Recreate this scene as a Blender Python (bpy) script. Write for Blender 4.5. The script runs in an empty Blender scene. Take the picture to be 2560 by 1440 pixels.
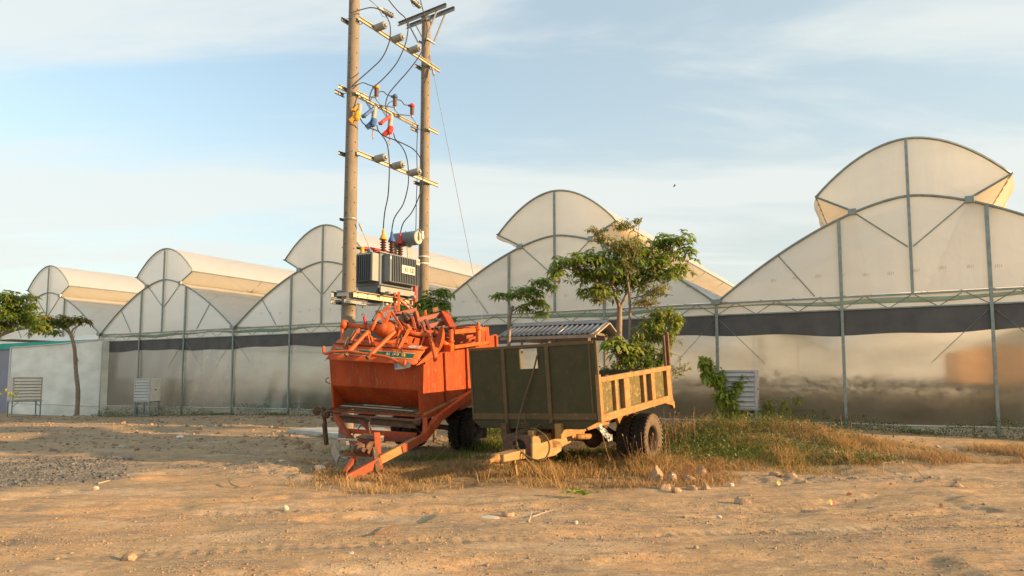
import bpy, math, random
import numpy as np
from mathutils import Vector, Matrix, Euler
random.seed(7); rng = np.random.default_rng(7)
C = bpy.context.scene.collection
sc = bpy.context.scene

# ------------------------------------------------------------------ camera
F = 1680.0; TH = math.atan(.078); CT, ST = math.cos(TH), math.sin(TH); CZ = 1.7
cam = bpy.data.cameras.new('camera'); co = bpy.data.objects.new('camera', cam); C.objects.link(co)
cam.sensor_width = 36; cam.lens = 36*F/2560; cam.shift_y = 89/2560; cam.clip_end = 3000; cam.clip_start = .05
co.location = (0, 0, CZ); co.rotation_euler = (math.pi/2+TH, 0, 0)
sc.camera = co

# ------------------------------------------------------------------ light
SUN_AZ = math.radians(107)      # clockwise from +Y
SUN_EL = math.radians(13)
SUNDIR = Vector((math.sin(SUN_AZ)*math.cos(SUN_EL), math.cos(SUN_AZ)*math.cos(SUN_EL), math.sin(SUN_EL)))
sl = bpy.data.lights.new('sun', 'SUN'); so = bpy.data.objects.new('sun', sl); C.objects.link(so)
sl.energy = 3.5; sl.angle = math.radians(.9); sl.color = (1.0, .62, .30)
so.rotation_euler = SUNDIR.to_track_quat('Z', 'Y').to_euler(); so.location = SUNDIR*60
sc.view_settings.view_transform = 'Standard'; sc.view_settings.look = 'None'
sc.view_settings.gamma = 1; sc.view_settings.use_curve_mapping = False
sc.view_settings.exposure = EXPO = 1.57
sc.cycles.max_bounces = 8; sc.cycles.transparent_max_bounces = 24; sc.cycles.use_denoising = True

w = bpy.data.worlds.new('World'); sc.world = w; w.use_nodes = True
nt = w.node_tree; nt.nodes.clear()
def N(nt, t, **k):
    n = nt.nodes.new(t)
    for a, b in k.items(): setattr(n, a, b)
    return n
out = N(nt, 'ShaderNodeOutputWorld'); bg = N(nt, 'ShaderNodeBackground'); bg.inputs[1].default_value = .15
sky = N(nt, 'ShaderNodeTexSky'); sky.sky_type = 'NISHITA'; sky.sun_disc = False
sky.sun_elevation = SUN_EL; sky.sun_rotation = SUN_AZ; sky.air_density = 1.0; sky.dust_density = 1.0; sky.ozone_density = 1.0
tc = N(nt, 'ShaderNodeTexCoord')
sep = N(nt, 'ShaderNodeSeparateXYZ'); nt.links.new(tc.outputs['Generated'], sep.inputs[0])
def M_(op, a, b=None, c=None, t=None):
    t = t or nt
    n = N(t, 'ShaderNodeMath', operation=op)
    for i, x in enumerate((a, b, c)):
        if x is None: continue
        if isinstance(x, (int, float)): n.inputs[i].default_value = x
        else: t.links.new(x, n.inputs[i])
    return n.outputs[0]
# thin high cloud: direction projected on a flat layer
zc = M_('MAXIMUM', M_('ADD', sep.outputs[2], .12), .05)
cx = M_('DIVIDE', sep.outputs[0], zc); cy = M_('DIVIDE', sep.outputs[1], zc)
cmb = N(nt, 'ShaderNodeCombineXYZ'); nt.links.new(cx, cmb.inputs[0]); nt.links.new(cy, cmb.inputs[1])
mp = N(nt, 'ShaderNodeMapping'); mp.inputs['Rotation'].default_value = (0, 0, math.radians(-28)); mp.inputs['Scale'].default_value = (.34, 1.25, 1)
mp.inputs['Location'].default_value = (.7, .3, 0)
nt.links.new(cmb.outputs[0], mp.inputs[0])
n1 = N(nt, 'ShaderNodeTexNoise'); n1.inputs['Scale'].default_value = 1.5; n1.inputs['Detail'].default_value = 8; n1.inputs['Roughness'].default_value = .56; n1.inputs['Distortion'].default_value = .5
nt.links.new(mp.outputs[0], n1.inputs['Vector'])
n2 = N(nt, 'ShaderNodeTexNoise'); n2.inputs['Scale'].default_value = .32; n2.inputs['Detail'].default_value = 2
nt.links.new(mp.outputs[0], n2.inputs['Vector'])
cl = M_('ADD', M_('MULTIPLY', n1.outputs[0], .65), M_('MULTIPLY', n2.outputs[0], .5))
mr = N(nt, 'ShaderNodeMapRange', interpolation_type='SMOOTHSTEP'); mr.inputs[1].default_value = .505; mr.inputs[2].default_value = .64
nt.links.new(cl, mr.inputs[0])
# haze near the horizon lets the cloud melt into one pale veil
hz = N(nt, 'ShaderNodeMapRange', interpolation_type='SMOOTHSTEP'); hz.inputs[1].default_value = .42; hz.inputs[2].default_value = -.02
nt.links.new(sep.outputs[2], hz.inputs[0])
side = N(nt, 'ShaderNodeMapRange', interpolation_type='SMOOTHSTEP'); side.inputs[1].default_value = -.45; side.inputs[2].default_value = .45; side.inputs[3].default_value = .0; side.inputs[4].default_value = .3
nt.links.new(sep.outputs[0], side.inputs[0])
cf = M_('MINIMUM', M_('ADD', M_('MULTIPLY', hz.outputs[0], .62), M_('ADD', side.outputs[0], .33)), .93)
tint = N(nt, 'ShaderNodeMix', data_type='RGBA', blend_type='MULTIPLY'); tint.inputs['Factor'].default_value = 1; nt.links.new(sky.outputs[0], tint.inputs['A']); tint.inputs['B'].default_value = (.80, .80, .74, 1)
mixc = N(nt, 'ShaderNodeMix', data_type='RGBA')
nt.links.new(cf, mixc.inputs['Factor']); nt.links.new(tint.outputs['Result'], mixc.inputs['A'])
cw = N(nt, 'ShaderNodeMix', data_type='RGBA'); nt.links.new(hz.outputs[0], cw.inputs['Factor'])
cw.inputs['A'].default_value = (1.40, 1.60, 1.62, 1); cw.inputs['B'].default_value = (1.80, 1.88, 1.74, 1)
nt.links.new(cw.outputs['Result'], mixc.inputs['B'])
wsp = N(nt, 'ShaderNodeMix', data_type='RGBA'); nt.links.new(M_('MULTIPLY', mr.outputs[0], .8), wsp.inputs['Factor']); nt.links.new(mixc.outputs['Result'], wsp.inputs['A']); wsp.inputs['B'].default_value = (1.98, 2.06, 1.98, 1)
nt.links.new(wsp.outputs['Result'], bg.inputs[0]); nt.links.new(bg.outputs[0], out.inputs[0])

# ------------------------------------------------------------------ helpers
def proj(P):
    x, y, z = P[0], P[1], P[2]-CZ
    f = y*CT+z*ST; u = -y*ST+z*CT
    return 1280+F*x/f, 809-F*u/f
def ray(px, py):
    a = (px-1280)/F; b = (809-py)/F
    return Vector((a, CT-b*ST, ST+b*CT))
CAMP = Vector((0, 0, CZ))
def at(px, py, Y):
    """point at depth Y metres in front of the camera seen at photo pixel px,py"""
    r = ray(px, py); return r*(Y/r.y)+CAMP
def plane_hit(px, py, P, n):
    r = ray(px, py); k = (Vector(P)-CAMP).dot(n)/r.dot(n); return CAMP+r*k
FP0 = Vector((11.7665, 16.5, 0)); FD = Vector((-.87257, .48849, 0)); FN = Vector((.48849, .87257, 0))
def fw(u, v, z): return FP0+FD*u+FN*v+Vector((0, 0, z))
def fac(px, py, v=0):
    p = plane_hit(px, py, FP0+FN*v, FN); return (p-FP0).dot(FD), p.z
GBU = [-200, -15, 0, 3.2, 10, 24, 27.5, 38, 55, 90, 300]; GBZ = [.2, .25, .22, .33, .25, .1, 0, -.4, -.5, -.6, -.6]
def sstep(a, b, x):
    t = np.clip((x-a)/(b-a), 0, 1); return t*t*(3-2*t)
def base_h(x, y):
    x = np.asarray(x, float); y = np.asarray(y, float)
    u = (x-FP0.x)*FD.x+(y-FP0.y)*FD.y; v = (x-FP0.x)*FN.x+(y-FP0.y)*FN.y
    h = np.interp(u, GBU, GBZ)*sstep(-9, -.5, v)
    mx = (x-4.6)*.93-(y-15.2)*.36; my = (x-4.6)*.36+(y-15.2)*.93
    h = h+.40*np.exp(-(mx/2.3)**2-(my/1.15)**2)
    h = h+.22*np.exp(-((x-6.6)/1.3)**2-((y-15.4)/1.0)**2)
    h = h+.16*np.exp(-((x+20.2)/.8)**2-((y-31.6)/.7)**2)
    h = h+.12*np.exp(-((x+4.0)/.8)**2-((y-12.6)/.9)**2)
    h = h-.13*np.exp(-((x+7.35)/.42)**2-((y-9.75)/.16)**2)
    return h
def _hash(i, j, s):
    n = (i*374761393+j*668265263+s*974634777) & 0xFFFFFFFF
    n = ((n ^ (n >> 13))*1274126177) & 0xFFFFFFFF
    return ((n ^ (n >> 16)) & 0xFFFF)/65535.0
def vnoise(x, y, s=0):
    xi = np.floor(x).astype(np.int64); yi = np.floor(y).astype(np.int64); fx = x-xi; fy = y-yi
    fx = fx*fx*(3-2*fx); fy = fy*fy*(3-2*fy)
    a = _hash(xi, yi, s); b = _hash(xi+1, yi, s); c = _hash(xi, yi+1, s); d = _hash(xi+1, yi+1, s)
    return (a*(1-fx)+b*fx)*(1-fy)+(c*(1-fx)+d*fx)*fy
def fbm(x, y, o=4, s=0, g=.5):
    r = 0; a = 1; t = 0
    for k in range(o):
        r = r+a*vnoise(x*2**k+17.3*k, y*2**k-9.1*k, s+k); t += a; a *= g
    return r/t
def zones(x, y):
    """rubble, gravel, thatch masks on the ground"""
    n = fbm(x*.7, y*.7, 4, 50)-.5
    gx = (x+9.0)/2.7; gy = (y-11.9)/2.4
    grav = sstep(1.25, .55, np.sqrt(gx**2+gy**2)+n*1.1)
    g2 = sstep(1.2, .6, np.sqrt(((x+6.9+(y-12.3)*1.1)/1.5)**2+((y-12.9)/.55)**2)+n*1.2)*.8
    grav = np.maximum(grav, g2)*.78
    rub = sstep(1.2, .5, np.sqrt(((x+4.1)/1.5)**2+((y-12.9)/1.9)**2)+n*.9)
    r2 = sstep(1.2, .5, np.sqrt(((x-4.9)/3.2)**2+((y-11.25)/.55)**2)+n*.9)
    r3 = sstep(1.2, .4, np.sqrt(((x-9.6)/2.6)**2+((y-13.9)/.8)**2)+n*.9)
    far = sstep(14, 17, y)*sstep(3, -2, x)*.35
    rub = np.maximum.reduce([rub, r2, r3*.9, far])
    th = sstep(1.25, .7, np.sqrt(((x-.6)/3.9)**2+((y-11.75)/1.55)**2)+n*1.0)
    t2 = sstep(1.2, .75, np.sqrt(((x-4.9)/3.6)**2+((y-14.0)/2.3)**2)+n*.8)
    t3 = sstep(1.2, .75, np.sqrt(((x-7.9)/2.3)**2+((y-13.4)/1.1)**2)+n*.9)*.8
    th = np.maximum.reduce([th, t2, t3])
    return rub, grav, th
def gh(x, y): return float(base_h(x, y))
def gpx(px, py):
    z = 0
    for _ in range(12):
        r = ray(px, py); k = (z-CZ)/r.z; z = .5*z+.5*gh(r.x*k, r.y*k)
    return Vector((r.x*k, r.y*k, z))

FRAME = {}
class MB:
    def __init__(s): s.v = []; s.f = []; s.m = []
    def add(s, v, f, m=0):
        o = len(s.v); s.v += [tuple(p) for p in v]; s.f += [tuple(i+o for i in q) for q in f]; s.m += [m]*len(f); return s
    def box(s, c, d, M=None, m=0):
        M = M or Matrix.Identity(3); c = Vector(c)
        v = [c+M@Vector((x*d[0]/2, y*d[1]/2, z*d[2]/2)) for x in (-1, 1) for y in (-1, 1) for z in (-1, 1)]
        return s.add(v, [(0, 1, 3, 2), (4, 6, 7, 5), (0, 4, 5, 1), (2, 3, 7, 6), (0, 2, 6, 4), (1, 5, 7, 3)], m)
    def span(s, a, b, m=0):
        a = Vector(a); b = Vector(b); return s.box((a+b)/2, [abs(x) for x in (b-a)], None, m)
    def bar(s, a, b, w, h=None, up=(0, 0, 1), m=0):
        h = h or w; a = Vector(a); b = Vector(b); y = (b-a); L = y.length; y.normalize()
        x = y.cross(Vector(up))
        if x.length < 1e-3: x = y.cross(Vector((1, 0, 0)))
        x.normalize(); z = x.cross(y); M = Matrix((x, y, z)).transposed()
        return s.box((a+b)/2, (w, L, h), M, m)
    def tube(s, P, r, n=8, m=0, cap=True):
        P = [Vector(p) for p in P]; R = r if isinstance(r, (list, tuple)) else [r]*len(P)
        o = len(s.v); px = None
        for i, p in enumerate(P):
            t = (P[min(i+1, len(P)-1)]-P[max(i-1, 0)]).normalized()
            if px is None:
                px = t.cross(Vector((0, 0, 1)))
                if px.length < .05: px = t.cross(Vector((1, 0, 0)))
            else: px = px-t*px.dot(t)
            px.normalize(); q = t.cross(px)
            for k in range(n):
                a = 2*math.pi*k/n; s.v.append(tuple(p+(px*math.cos(a)+q*math.sin(a))*R[i]))
        for i in range(len(P)-1):
            for k in range(n):
                a = o+i*n+k; b = o+i*n+(k+1) % n; s.f.append((a, b, b+n, a+n)); s.m.append(m)
        if cap:
            s.f.append(tuple(o+k for k in reversed(range(n)))); s.f.append(tuple(o+(len(P)-1)*n+k for k in range(n))); s.m += [m, m]
        return s
    def lathe(s, p, ax, prof, n=16, m=0):
        p = Vector(p); ax = Vector(ax).normalized()
        q = ax.cross(Vector((0, 0, 1)))
        if q.length < .05: q = ax.cross(Vector((0, 1, 0)))
        q.normalize(); r_ = ax.cross(q); o = len(s.v)
        for (r, t) in prof:
            for k in range(n):
                a = 2*math.pi*k/n; s.v.append(tuple(p+ax*t+(q*math.cos(a)+r_*math.sin(a))*max(r, 1e-4)))
        for i in range(len(prof)-1):
            for k in range(n):
                a = o+i*n+k; b = o+i*n+(k+1) % n; s.f.append((a, b, b+n, a+n)); s.m.append(m)
        return s
    def prism(s, P, vec, m=0):
        P = [Vector(p) for p in P]; vec = Vector(vec); n = len(P)
        v = P+[p+vec for p in P]
        f = [tuple(reversed(range(n))), tuple(range(n, 2*n))]+[(i, (i+1) % n, (i+1) % n+n, i+n) for i in range(n)]
        return s.add(v, f, m)
    def grid(s, rows, m=0):
        o = len(s.v); w_ = len(rows[0])
        for r in rows: s.v += [tuple(p) for p in r]
        for i in range(len(rows)-1):
            for j in range(w_-1):
                a = o+i*w_+j; s.f.append((a, a+1, a+w_+1, a+w_)); s.m.append(m)
        return s
    def build(s, name, mats, parent=None, smooth=False, bevel=0, solid=0, local=False, label=None, kind=None):
        me = bpy.data.meshes.new(name)
        V = s.v
        if parent is not None and not local and parent.name in FRAME:
            Mi = FRAME[parent.name]; V = [tuple(Mi@Vector(p)) for p in V]
        me.from_pydata(V, [], s.f)
        mats = mats if isinstance(mats, (list, tuple)) else [mats]
        for q in mats: me.materials.append(q)
        if len(mats) > 1: me.polygons.foreach_set('material_index', s.m)
        if smooth: me.shade_smooth()
        o = bpy.data.objects.new(name, me); C.objects.link(o)
        if parent is not None:
            o.parent = parent
            if parent.name in FRAME: FRAME[o.name] = FRAME[parent.name]
        if solid:
            md = o.modifiers.new('s', 'SOLIDIFY'); md.thickness = solid
        if bevel:
            md = o.modifiers.new('b', 'BEVEL'); md.width = bevel; md.segments = 1; md.limit_method = 'ANGLE'
        if smooth == 'auto': me.set_sharp_from_angle(angle=.7)
        if label: o['label'] = label
        if kind: o['kind'] = kind
        return o
def thing(name, label, cat, loc=(0, 0, 0), M=None, group=None):
    o = bpy.data.objects.new(name, None); C.objects.link(o); o.empty_display_size = .2
    mw = Matrix.Translation(Vector(loc))@(M.to_4x4() if M else Matrix.Identity(4))
    o.matrix_world = mw; FRAME[o.name] = mw.inverted()
    o['label'] = label; o['category'] = cat
    if group: o['group'] = group
    return o
def tag(o, label, cat, group=None):
    o['label'] = label; o['category'] = cat
    if group: o['group'] = group
    return o
def link_copy(src, name, parent, loc):
    o = bpy.data.objects.new(name, src.data); C.objects.link(o); o.parent = parent; o.location = loc
    for md in src.modifiers:
        m2 = o.modifiers.new(md.name, md.type)
        if md.type == 'BEVEL': m2.width = md.width; m2.segments = md.segments; m2.limit_method = 'ANGLE'
    return o

# ------------------------------------------------------------------ materials
def lin(c): return tuple((x/255/12.92 if x/255 <= .04045 else ((x/255+.055)/1.055)**2.4) for x in c)
def mat(name, c1, c2=None, rough=.7, metal=0, scale=3, bump=.0, bscale=None, c3=None, t3=.62, detail=6, spec=.4, stretch=None, lo=.35, hi=.65, island=False, transl=0, s3=None):
    m = bpy.data.materials.new(name); m.use_nodes = True; t = m.node_tree; b = t.nodes['Principled BSDF']
    b.inputs['Roughness'].default_value = rough; b.inputs['Metallic'].default_value = metal; b.inputs['Specular IOR Level'].default_value = spec
    b.inputs['Base Color'].default_value = (*c1, 1)
    tcn = N(t, 'ShaderNodeTexCoord'); vec = tcn.outputs['Object']
    if stretch:
        mpn = N(t, 'ShaderNodeMapping'); mpn.inputs['Scale'].default_value = stretch; t.links.new(vec, mpn.inputs[0]); vec = mpn.outputs[0]
    col = None
    def noise(sc_, det=detail, ro=.55):
        n = N(t, 'ShaderNodeTexNoise'); n.inputs['Scale'].default_value = sc_; n.inputs['Detail'].default_value = det; n.inputs['Roughness'].default_value = ro
        t.links.new(vec, n.inputs['Vector']); return n.outputs[0]
    def rng_(x, a, b_):
        r = N(t, 'ShaderNodeMapRange'); r.inputs[1].default_value = a; r.inputs[2].default_value = b_; t.links.new(x, r.inputs[0]); return r.outputs[0]
    def mix(f, a, b_):
        x = N(t, 'ShaderNodeMix', data_type='RGBA'); t.links.new(f, x.inputs['Factor'])
        for k, q in (('A', a), ('B', b_)):
            if isinstance(q, tuple): x.inputs[k].default_value = (*q, 1)
            else: t.links.new(q, x.inputs[k])
        return x.outputs['Result']
    if c2:
        if island:
            g = N(t, 'ShaderNodeNewGeometry'); f = g.outputs['Random Per Island']
            col = mix(f, c1, c2)
            if c3:
                f3 = M_('GREATER_THAN', M_('FRACT', M_('MULTIPLY', f, 37.7), t=t), t3, t=t); col = mix(f3, col, c3)
        else:
            col = mix(rng_(noise(scale), lo, hi), c1, c2)
            if c3: col = mix(rng_(noise(s3 or scale*2.3, 8, .65), t3-.06, t3+.06), col, c3)
        t.links.new(col, b.inputs['Base Color'])
    if bump:
        bn = N(t, 'ShaderNodeBump'); bn.inputs['Strength'].default_value = bump; bn.inputs['Distance'].default_value = .02
        t.links.new(noise(bscale or scale*6, 5, .6), bn.inputs['Height']); t.links.new(bn.outputs[0], b.inputs['Normal'])
    if transl:
        tr = N(t, 'ShaderNodeBsdfTranslucent'); ms = N(t, 'ShaderNodeMixShader'); ms.inputs[0].default_value = transl
        if col is not None: t.links.new(col, tr.inputs[0])
        else: tr.inputs[0].default_value = (*c1, 1)
        o_ = t.nodes['Material Output']; t.links.new(b.outputs[0], ms.inputs[1]); t.links.new(tr.outputs[0], ms.inputs[2]); t.links.new(ms.outputs[0], o_.inputs[0])
    return m
def film(name, col, clear, transl, rough=.35, gloss=.06, dirt=None, blur=0):
    m = bpy.data.materials.new(name); m.use_nodes = True; t = m.node_tree; t.nodes.clear()
    o = N(t, 'ShaderNodeOutputMaterial'); d = N(t, 'ShaderNodeBsdfDiffuse'); tr = N(t, 'ShaderNodeBsdfTranslucent'); tp = N(t, 'ShaderNodeBsdfTransparent'); g = N(t, 'ShaderNodeBsdfGlossy')
    g.inputs['Roughness'].default_value = rough
    tcn = N(t, 'ShaderNodeTexCoord'); mpn = N(t, 'ShaderNodeMapping'); mpn.inputs['Scale'].default_value = (.35, .35, .9); t.links.new(tcn.outputs['Object'], mpn.inputs[0])
    n = N(t, 'ShaderNodeTexNoise'); n.inputs['Scale'].default_value = 1.6; n.inputs['Detail'].default_value = 5; n.inputs['Roughness'].default_value = .5; t.links.new(mpn.outputs[0], n.inputs['Vector'])
    x = N(t, 'ShaderNodeMix', data_type='RGBA'); x.inputs['A'].default_value = (*col, 1); x.inputs['B'].default_value = (*(dirt or tuple(c*.93 for c in col)), 1)
    r = N(t, 'ShaderNodeMapRange'); r.inputs[1].default_value = .35; r.inputs[2].default_value = .7; t.links.new(n.outputs[0], r.inputs[0]); t.links.new(r.outputs[0], x.inputs['Factor'])
    for q in (d, tr): t.links.new(x.outputs['Result'], q.inputs[0])
    tp.inputs[0].default_value = (.97, .97, .95, 1)
    m1 = N(t, 'ShaderNodeMixShader'); m1.inputs[0].default_value = transl; t.links.new(d.outputs[0], m1.inputs[1]); t.links.new(tr.outputs[0], m1.inputs[2])
    m2 = N(t, 'ShaderNodeMixShader'); t.links.new(m1.outputs[0], m2.inputs[1]); t.links.new(tp.outputs[0], m2.inputs[2])
    if clear > .1:
        r2 = N(t, 'ShaderNodeMapRange'); r2.inputs[1].default_value = .3; r2.inputs[2].default_value = .7; r2.inputs[3].default_value = clear*1.2; r2.inputs[4].default_value = clear*.75
        t.links.new(n.outputs[0], r2.inputs[0]); t.links.new(r2.outputs[0], m2.inputs[0])
    else: m2.inputs[0].default_value = clear
    if blur:
        rf = N(t, 'ShaderNodeBsdfRefraction'); rf.inputs['IOR'].default_value = 1.25; rf.inputs['Roughness'].default_value = blur; rf.inputs[0].default_value = (.96, .95, .9, 1)
        mb_ = N(t, 'ShaderNodeMixShader'); mb_.inputs[0].default_value = .85; t.links.new(tp.outputs[0], mb_.inputs[1]); t.links.new(rf.outputs[0], mb_.inputs[2]); t.links.new(mb_.outputs[0], m2.inputs[2])
    lw = N(t, 'ShaderNodeLayerWeight'); lw.inputs[0].default_value = .25
    m3 = N(t, 'ShaderNodeMixShader'); t.links.new(M_('MULTIPLY', lw.outputs['Fresnel'], gloss*4, t=t), m3.inputs[0]); t.links.new(m2.outputs[0], m3.inputs[1]); t.links.new(g.outputs[0], m3.inputs[2])
    bn = N(t, 'ShaderNodeBump'); bn.inputs['Strength'].default_value = .25; bn.inputs['Distance'].default_value = .05; t.links.new(n.outputs[0], bn.inputs['Height']); t.links.new(bn.outputs[0], g.inputs['Normal'])
    w2 = N(t, 'ShaderNodeTexNoise'); w2.inputs['Scale'].default_value = 3.2; w2.inputs['Detail'].default_value = 3; m9 = N(t, 'ShaderNodeMapping'); m9.inputs['Scale'].default_value = (1, 1, .22); t.links.new(tcn.outputs['Object'], m9.inputs[0]); t.links.new(m9.outputs[0], w2.inputs['Vector'])
    b2 = N(t, 'ShaderNodeBump'); b2.inputs['Strength'].default_value = .4; b2.inputs['Distance'].default_value = .06; t.links.new(w2.outputs[0], b2.inputs['Height'])
    for q in (d, tr): t.links.new(b2.outputs[0], q.inputs['Normal'])
    t.links.new(m3.outputs[0], o.inputs[0])
    return m
MAT = dict(
    galv=mat('galvanised_tube', (.30, .34, .31), (.22, .26, .24), .45, .5, 8),
    film=film('gable_film', (.95, .96, .89), .05, .45),
    roof=film('roof_film', (.93, .91, .83), .24, .6),
    wall=film('wall_film', (.42, .41, .33), .62, .45, .3, .06, (.30, .29, .22), .34),
    skirt=film('skirt_film', (.55, .53, .47), .05, .3, .5, .02, (.38, .34, .27)),
    net=film('insect_net', (.80, .68, .48), .18, .5),
    whitefab=film('white_cloth', (.93, .95, .88), .02, .12, .6, .02, (.70, .70, .62)),
    greencloth=mat('green_cloth', (.02, .36, .25), (.02, .28, .2), .7, 0, 1.5, .1, 20),
    rollnet=film('green_roll', (.25, .42, .34), .25, .4),
    band=mat('dark_shade_cloth', (.085, .083, .08), (.115, .112, .108), .75, 0, 2, .15, 40),
    rope=mat('white_rope', (.6, .6, .56)),
    concrete=mat('pole_concrete', (.19, .165, .125), (.25, .21, .155), .85, 0, 5, .25, 40, c3=(.13, .12, .10), t3=.62, stretch=(1, 1, .35)),
    slab=mat('slab_concrete', (.42, .42, .38), (.5, .5, .46), .85, 0, 3, .2, 30),
    steel=mat('galvanised_arm', (.62, .56, .38), (.52, .48, .36), .4, .35, 6, .1, 40),
    steelg=mat('grey_steel', (.33, .35, .35), (.26, .28, .28), .45, .4, 8),
    black=mat('black_rubber_cable', (.015, .015, .02), rough=.5),
    dark=mat('dark_void', (.02, .018, .015), rough=.9),  # near-black: puts shade into holes and slots, also used on dark fittings
)
# ------------------------------------------------------------------ ground
def gmat():
    m = bpy.data.materials.new('dry_earth'); m.use_nodes = True; t = m.node_tree; b = t.nodes['Principled BSDF']
    b.inputs['Roughness'].default_value = .95; b.inputs['Specular IOR Level'].default_value = .15
    tcn = N(t, 'ShaderNodeTexCoord'); vec = tcn.outputs['Object']
    def noise(s, d=6, r=.6, st=None):
        v = vec
        if st: q = N(t, 'ShaderNodeMapping'); q.inputs['Scale'].default_value = st; t.links.new(vec, q.inputs[0]); v = q.outputs[0]
        n = N(t, 'ShaderNodeTexNoise'); n.inputs['Scale'].default_value = s; n.inputs['Detail'].default_value = d; n.inputs['Roughness'].default_value = r; t.links.new(v, n.inputs['Vector']); return n.outputs[0]
    def rg(x, a, b_, c=0, d=1):
        r = N(t, 'ShaderNodeMapRange', interpolation_type='SMOOTHSTEP'); r.inputs[1].default_value = a; r.inputs[2].default_value = b_; r.inputs[3].default_value = c; r.inputs[4].default_value = d; t.links.new(x, r.inputs[0]); return r.outputs[0]
    def mix(f, a, b_):
        x = N(t, 'ShaderNodeMix', data_type='RGBA')
        if isinstance(f, float): x.inputs['Factor'].default_value = f
        else: t.links.new(f, x.inputs['Factor'])
        for k, q in (('A', a), ('B', b_)):
            if isinstance(q, tuple): x.inputs[k].default_value = (*q, 1)
            else: t.links.new(q, x.inputs[k])
        return x.outputs['Result']
    at_ = N(t, 'ShaderNodeAttribute'); at_.attribute_name = 'zone'; sp = N(t, 'ShaderNodeSeparateColor'); t.links.new(at_.outputs['Color'], sp.inputs[0])
    c = mix(rg(noise(.5, 5), .38, .62), (.49, .31, .155), (.38, .27, .15))
    c = mix(rg(noise(1.6, 8, .68, (.45, 1.7, 1)), .47, .62, 0, .85), c, (.285, .215, .145))
    c = mix(rg(noise(4.5, 7, .7, (.5, 1.8, 1)), .52, .62, 0, .55), c, (.24, .18, .12))
    c = mix(rg(noise(.8, 8, .62, (.6, 1.4, 1)), .50, .64, 0, .8), c, (.53, .39, .24))
    c = mix(rg(noise(1.1, 6, .6), .58, .7, 0, .7), c, (.50, .30, .16))
    c = mix(rg(noise(24, 6, .75), .52, .62, 0, .6), c, (.24, .18, .11))
    c = mix(rg(noise(13, 6, .75, (.6, 1.5, 1)), .53, .6, 0, .5), c, (.6, .46, .29))
    c = mix(rg(noise(60, 4, .75), .58, .66, 0, .6), c, (.66, .52, .35))
    c = mix(rg(noise(75, 4, .75), .57, .66, 0, .6), c, (.20, .15, .095))
    # stony rubble
    rb = mix(rg(noise(9, 6, .7), .4, .62), (.27, .20, .125), (.44, .345, .235))
    c = mix(M_('MULTIPLY', sp.outputs[0], .75, t=t), c, rb)
    gv = mix(rg(noise(22, 5, .75), .42, .6), (.075, .078, .072), (.24, .24, .21)); gv = mix(rg(noise(1.2, 3), .5, .65), gv, (.27, .26, .22))
    c = mix(sp.outputs[1], c, gv)
    tv = mix(rg(noise(14, 6, .7, (1, .5, 1)), .4, .62), (.15, .11, .055), (.36, .24, .11))
    c = mix(M_('MULTIPLY', sp.outputs[2], .85, t=t), c, tv)
    t.links.new(c, b.inputs['Base Color'])
    bn = N(t, 'ShaderNodeBump'); bn.inputs['Strength'].default_value = .7; bn.inputs['Distance'].default_value = .035
    hsum = M_('ADD', M_('MULTIPLY', noise(30, 6, .7), .5, t=t), M_('ADD', noise(7, 6, .65, (.7, 1.3, 1)), M_('MULTIPLY', noise(110, 3, .6), .2, t=t), t=t), t=t)
    t.links.new(hsum, bn.inputs['Height']); t.links.new(bn.outputs[0], b.inputs['Normal'])
    return m
def axis(fa, fb, d, far_a, far_b, g=1.14):
    a = list(np.arange(fa, fb, d)); s = d; x = fb
    while x < far_b: a.append(x); s *= g; x += s
    s = d; x = fa-d
    L = []
    while x > far_a: L.append(x); s *= g; x -= s
    return np.array(L[::-1]+a)
def ground_height(X, Y):
    H = base_h(X, Y); rub, grav, th = zones(X, Y)
    near = sstep(45, 20, Y)*sstep(30, 16, np.abs(X))
    H = H+(fbm(X*.35, Y*.5, 3, 3)-.5)*.10*near
    H = H+(fbm(X*1.1, Y*2.2, 4, 11)-.5)*.075*near*(1-.4*rub)
    H = H-sstep(.56, .68, fbm(X*.55, Y*1.6, 4, 15))*.045*near
    wav = np.sin((Y*.94+X*.2)*7.5+4.5*fbm(X*.5, Y*.5, 3, 21))
    H = H+wav*.012*near*sstep(11, 8.5, Y)*fbm(X*.6, Y*.6, 2, 31)
    for yy in (7.1, 8.75):
        q_ = (Y-yy-.10*X-.25*np.sin(X*.35+yy))/.16; H = H-.022*np.exp(-q_**2)*(1+.5*np.sin((X+Y*.4)*38)*np.exp(-q_**2))*near*sstep(.3, .6, fbm(X*.4, Y*.4, 2, 91))
    lump = fbm(X*3.3, Y*3.3, 4, 41, .6)
    H = H+(np.abs(lump-.5)*-1.2+.22)*.10*(rub*.9+.14)*near
    H = H+(fbm(X*8, Y*9, 3, 71, .6)-.5)*.030*(.42+rub+grav*.6)*near
    return H, rub, grav, th
xs = axis(-9.5, 9.5, .045, -700, 700, 1.035); ys = axis(4.6, 13.5, .045, -60, 900, 1.03)
X, Y = np.meshgrid(xs, ys)
H, rub, grav, th = ground_height(X, Y)
ny, nx = X.shape
co_ = np.stack([X, Y, H], -1).reshape(-1, 3).astype(np.float32)
idx = np.arange(ny*nx).reshape(ny, nx); q = np.stack([idx[:-1, :-1], idx[:-1, 1:], idx[1:, 1:], idx[1:, :-1]], -1).reshape(-1, 4)
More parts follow.
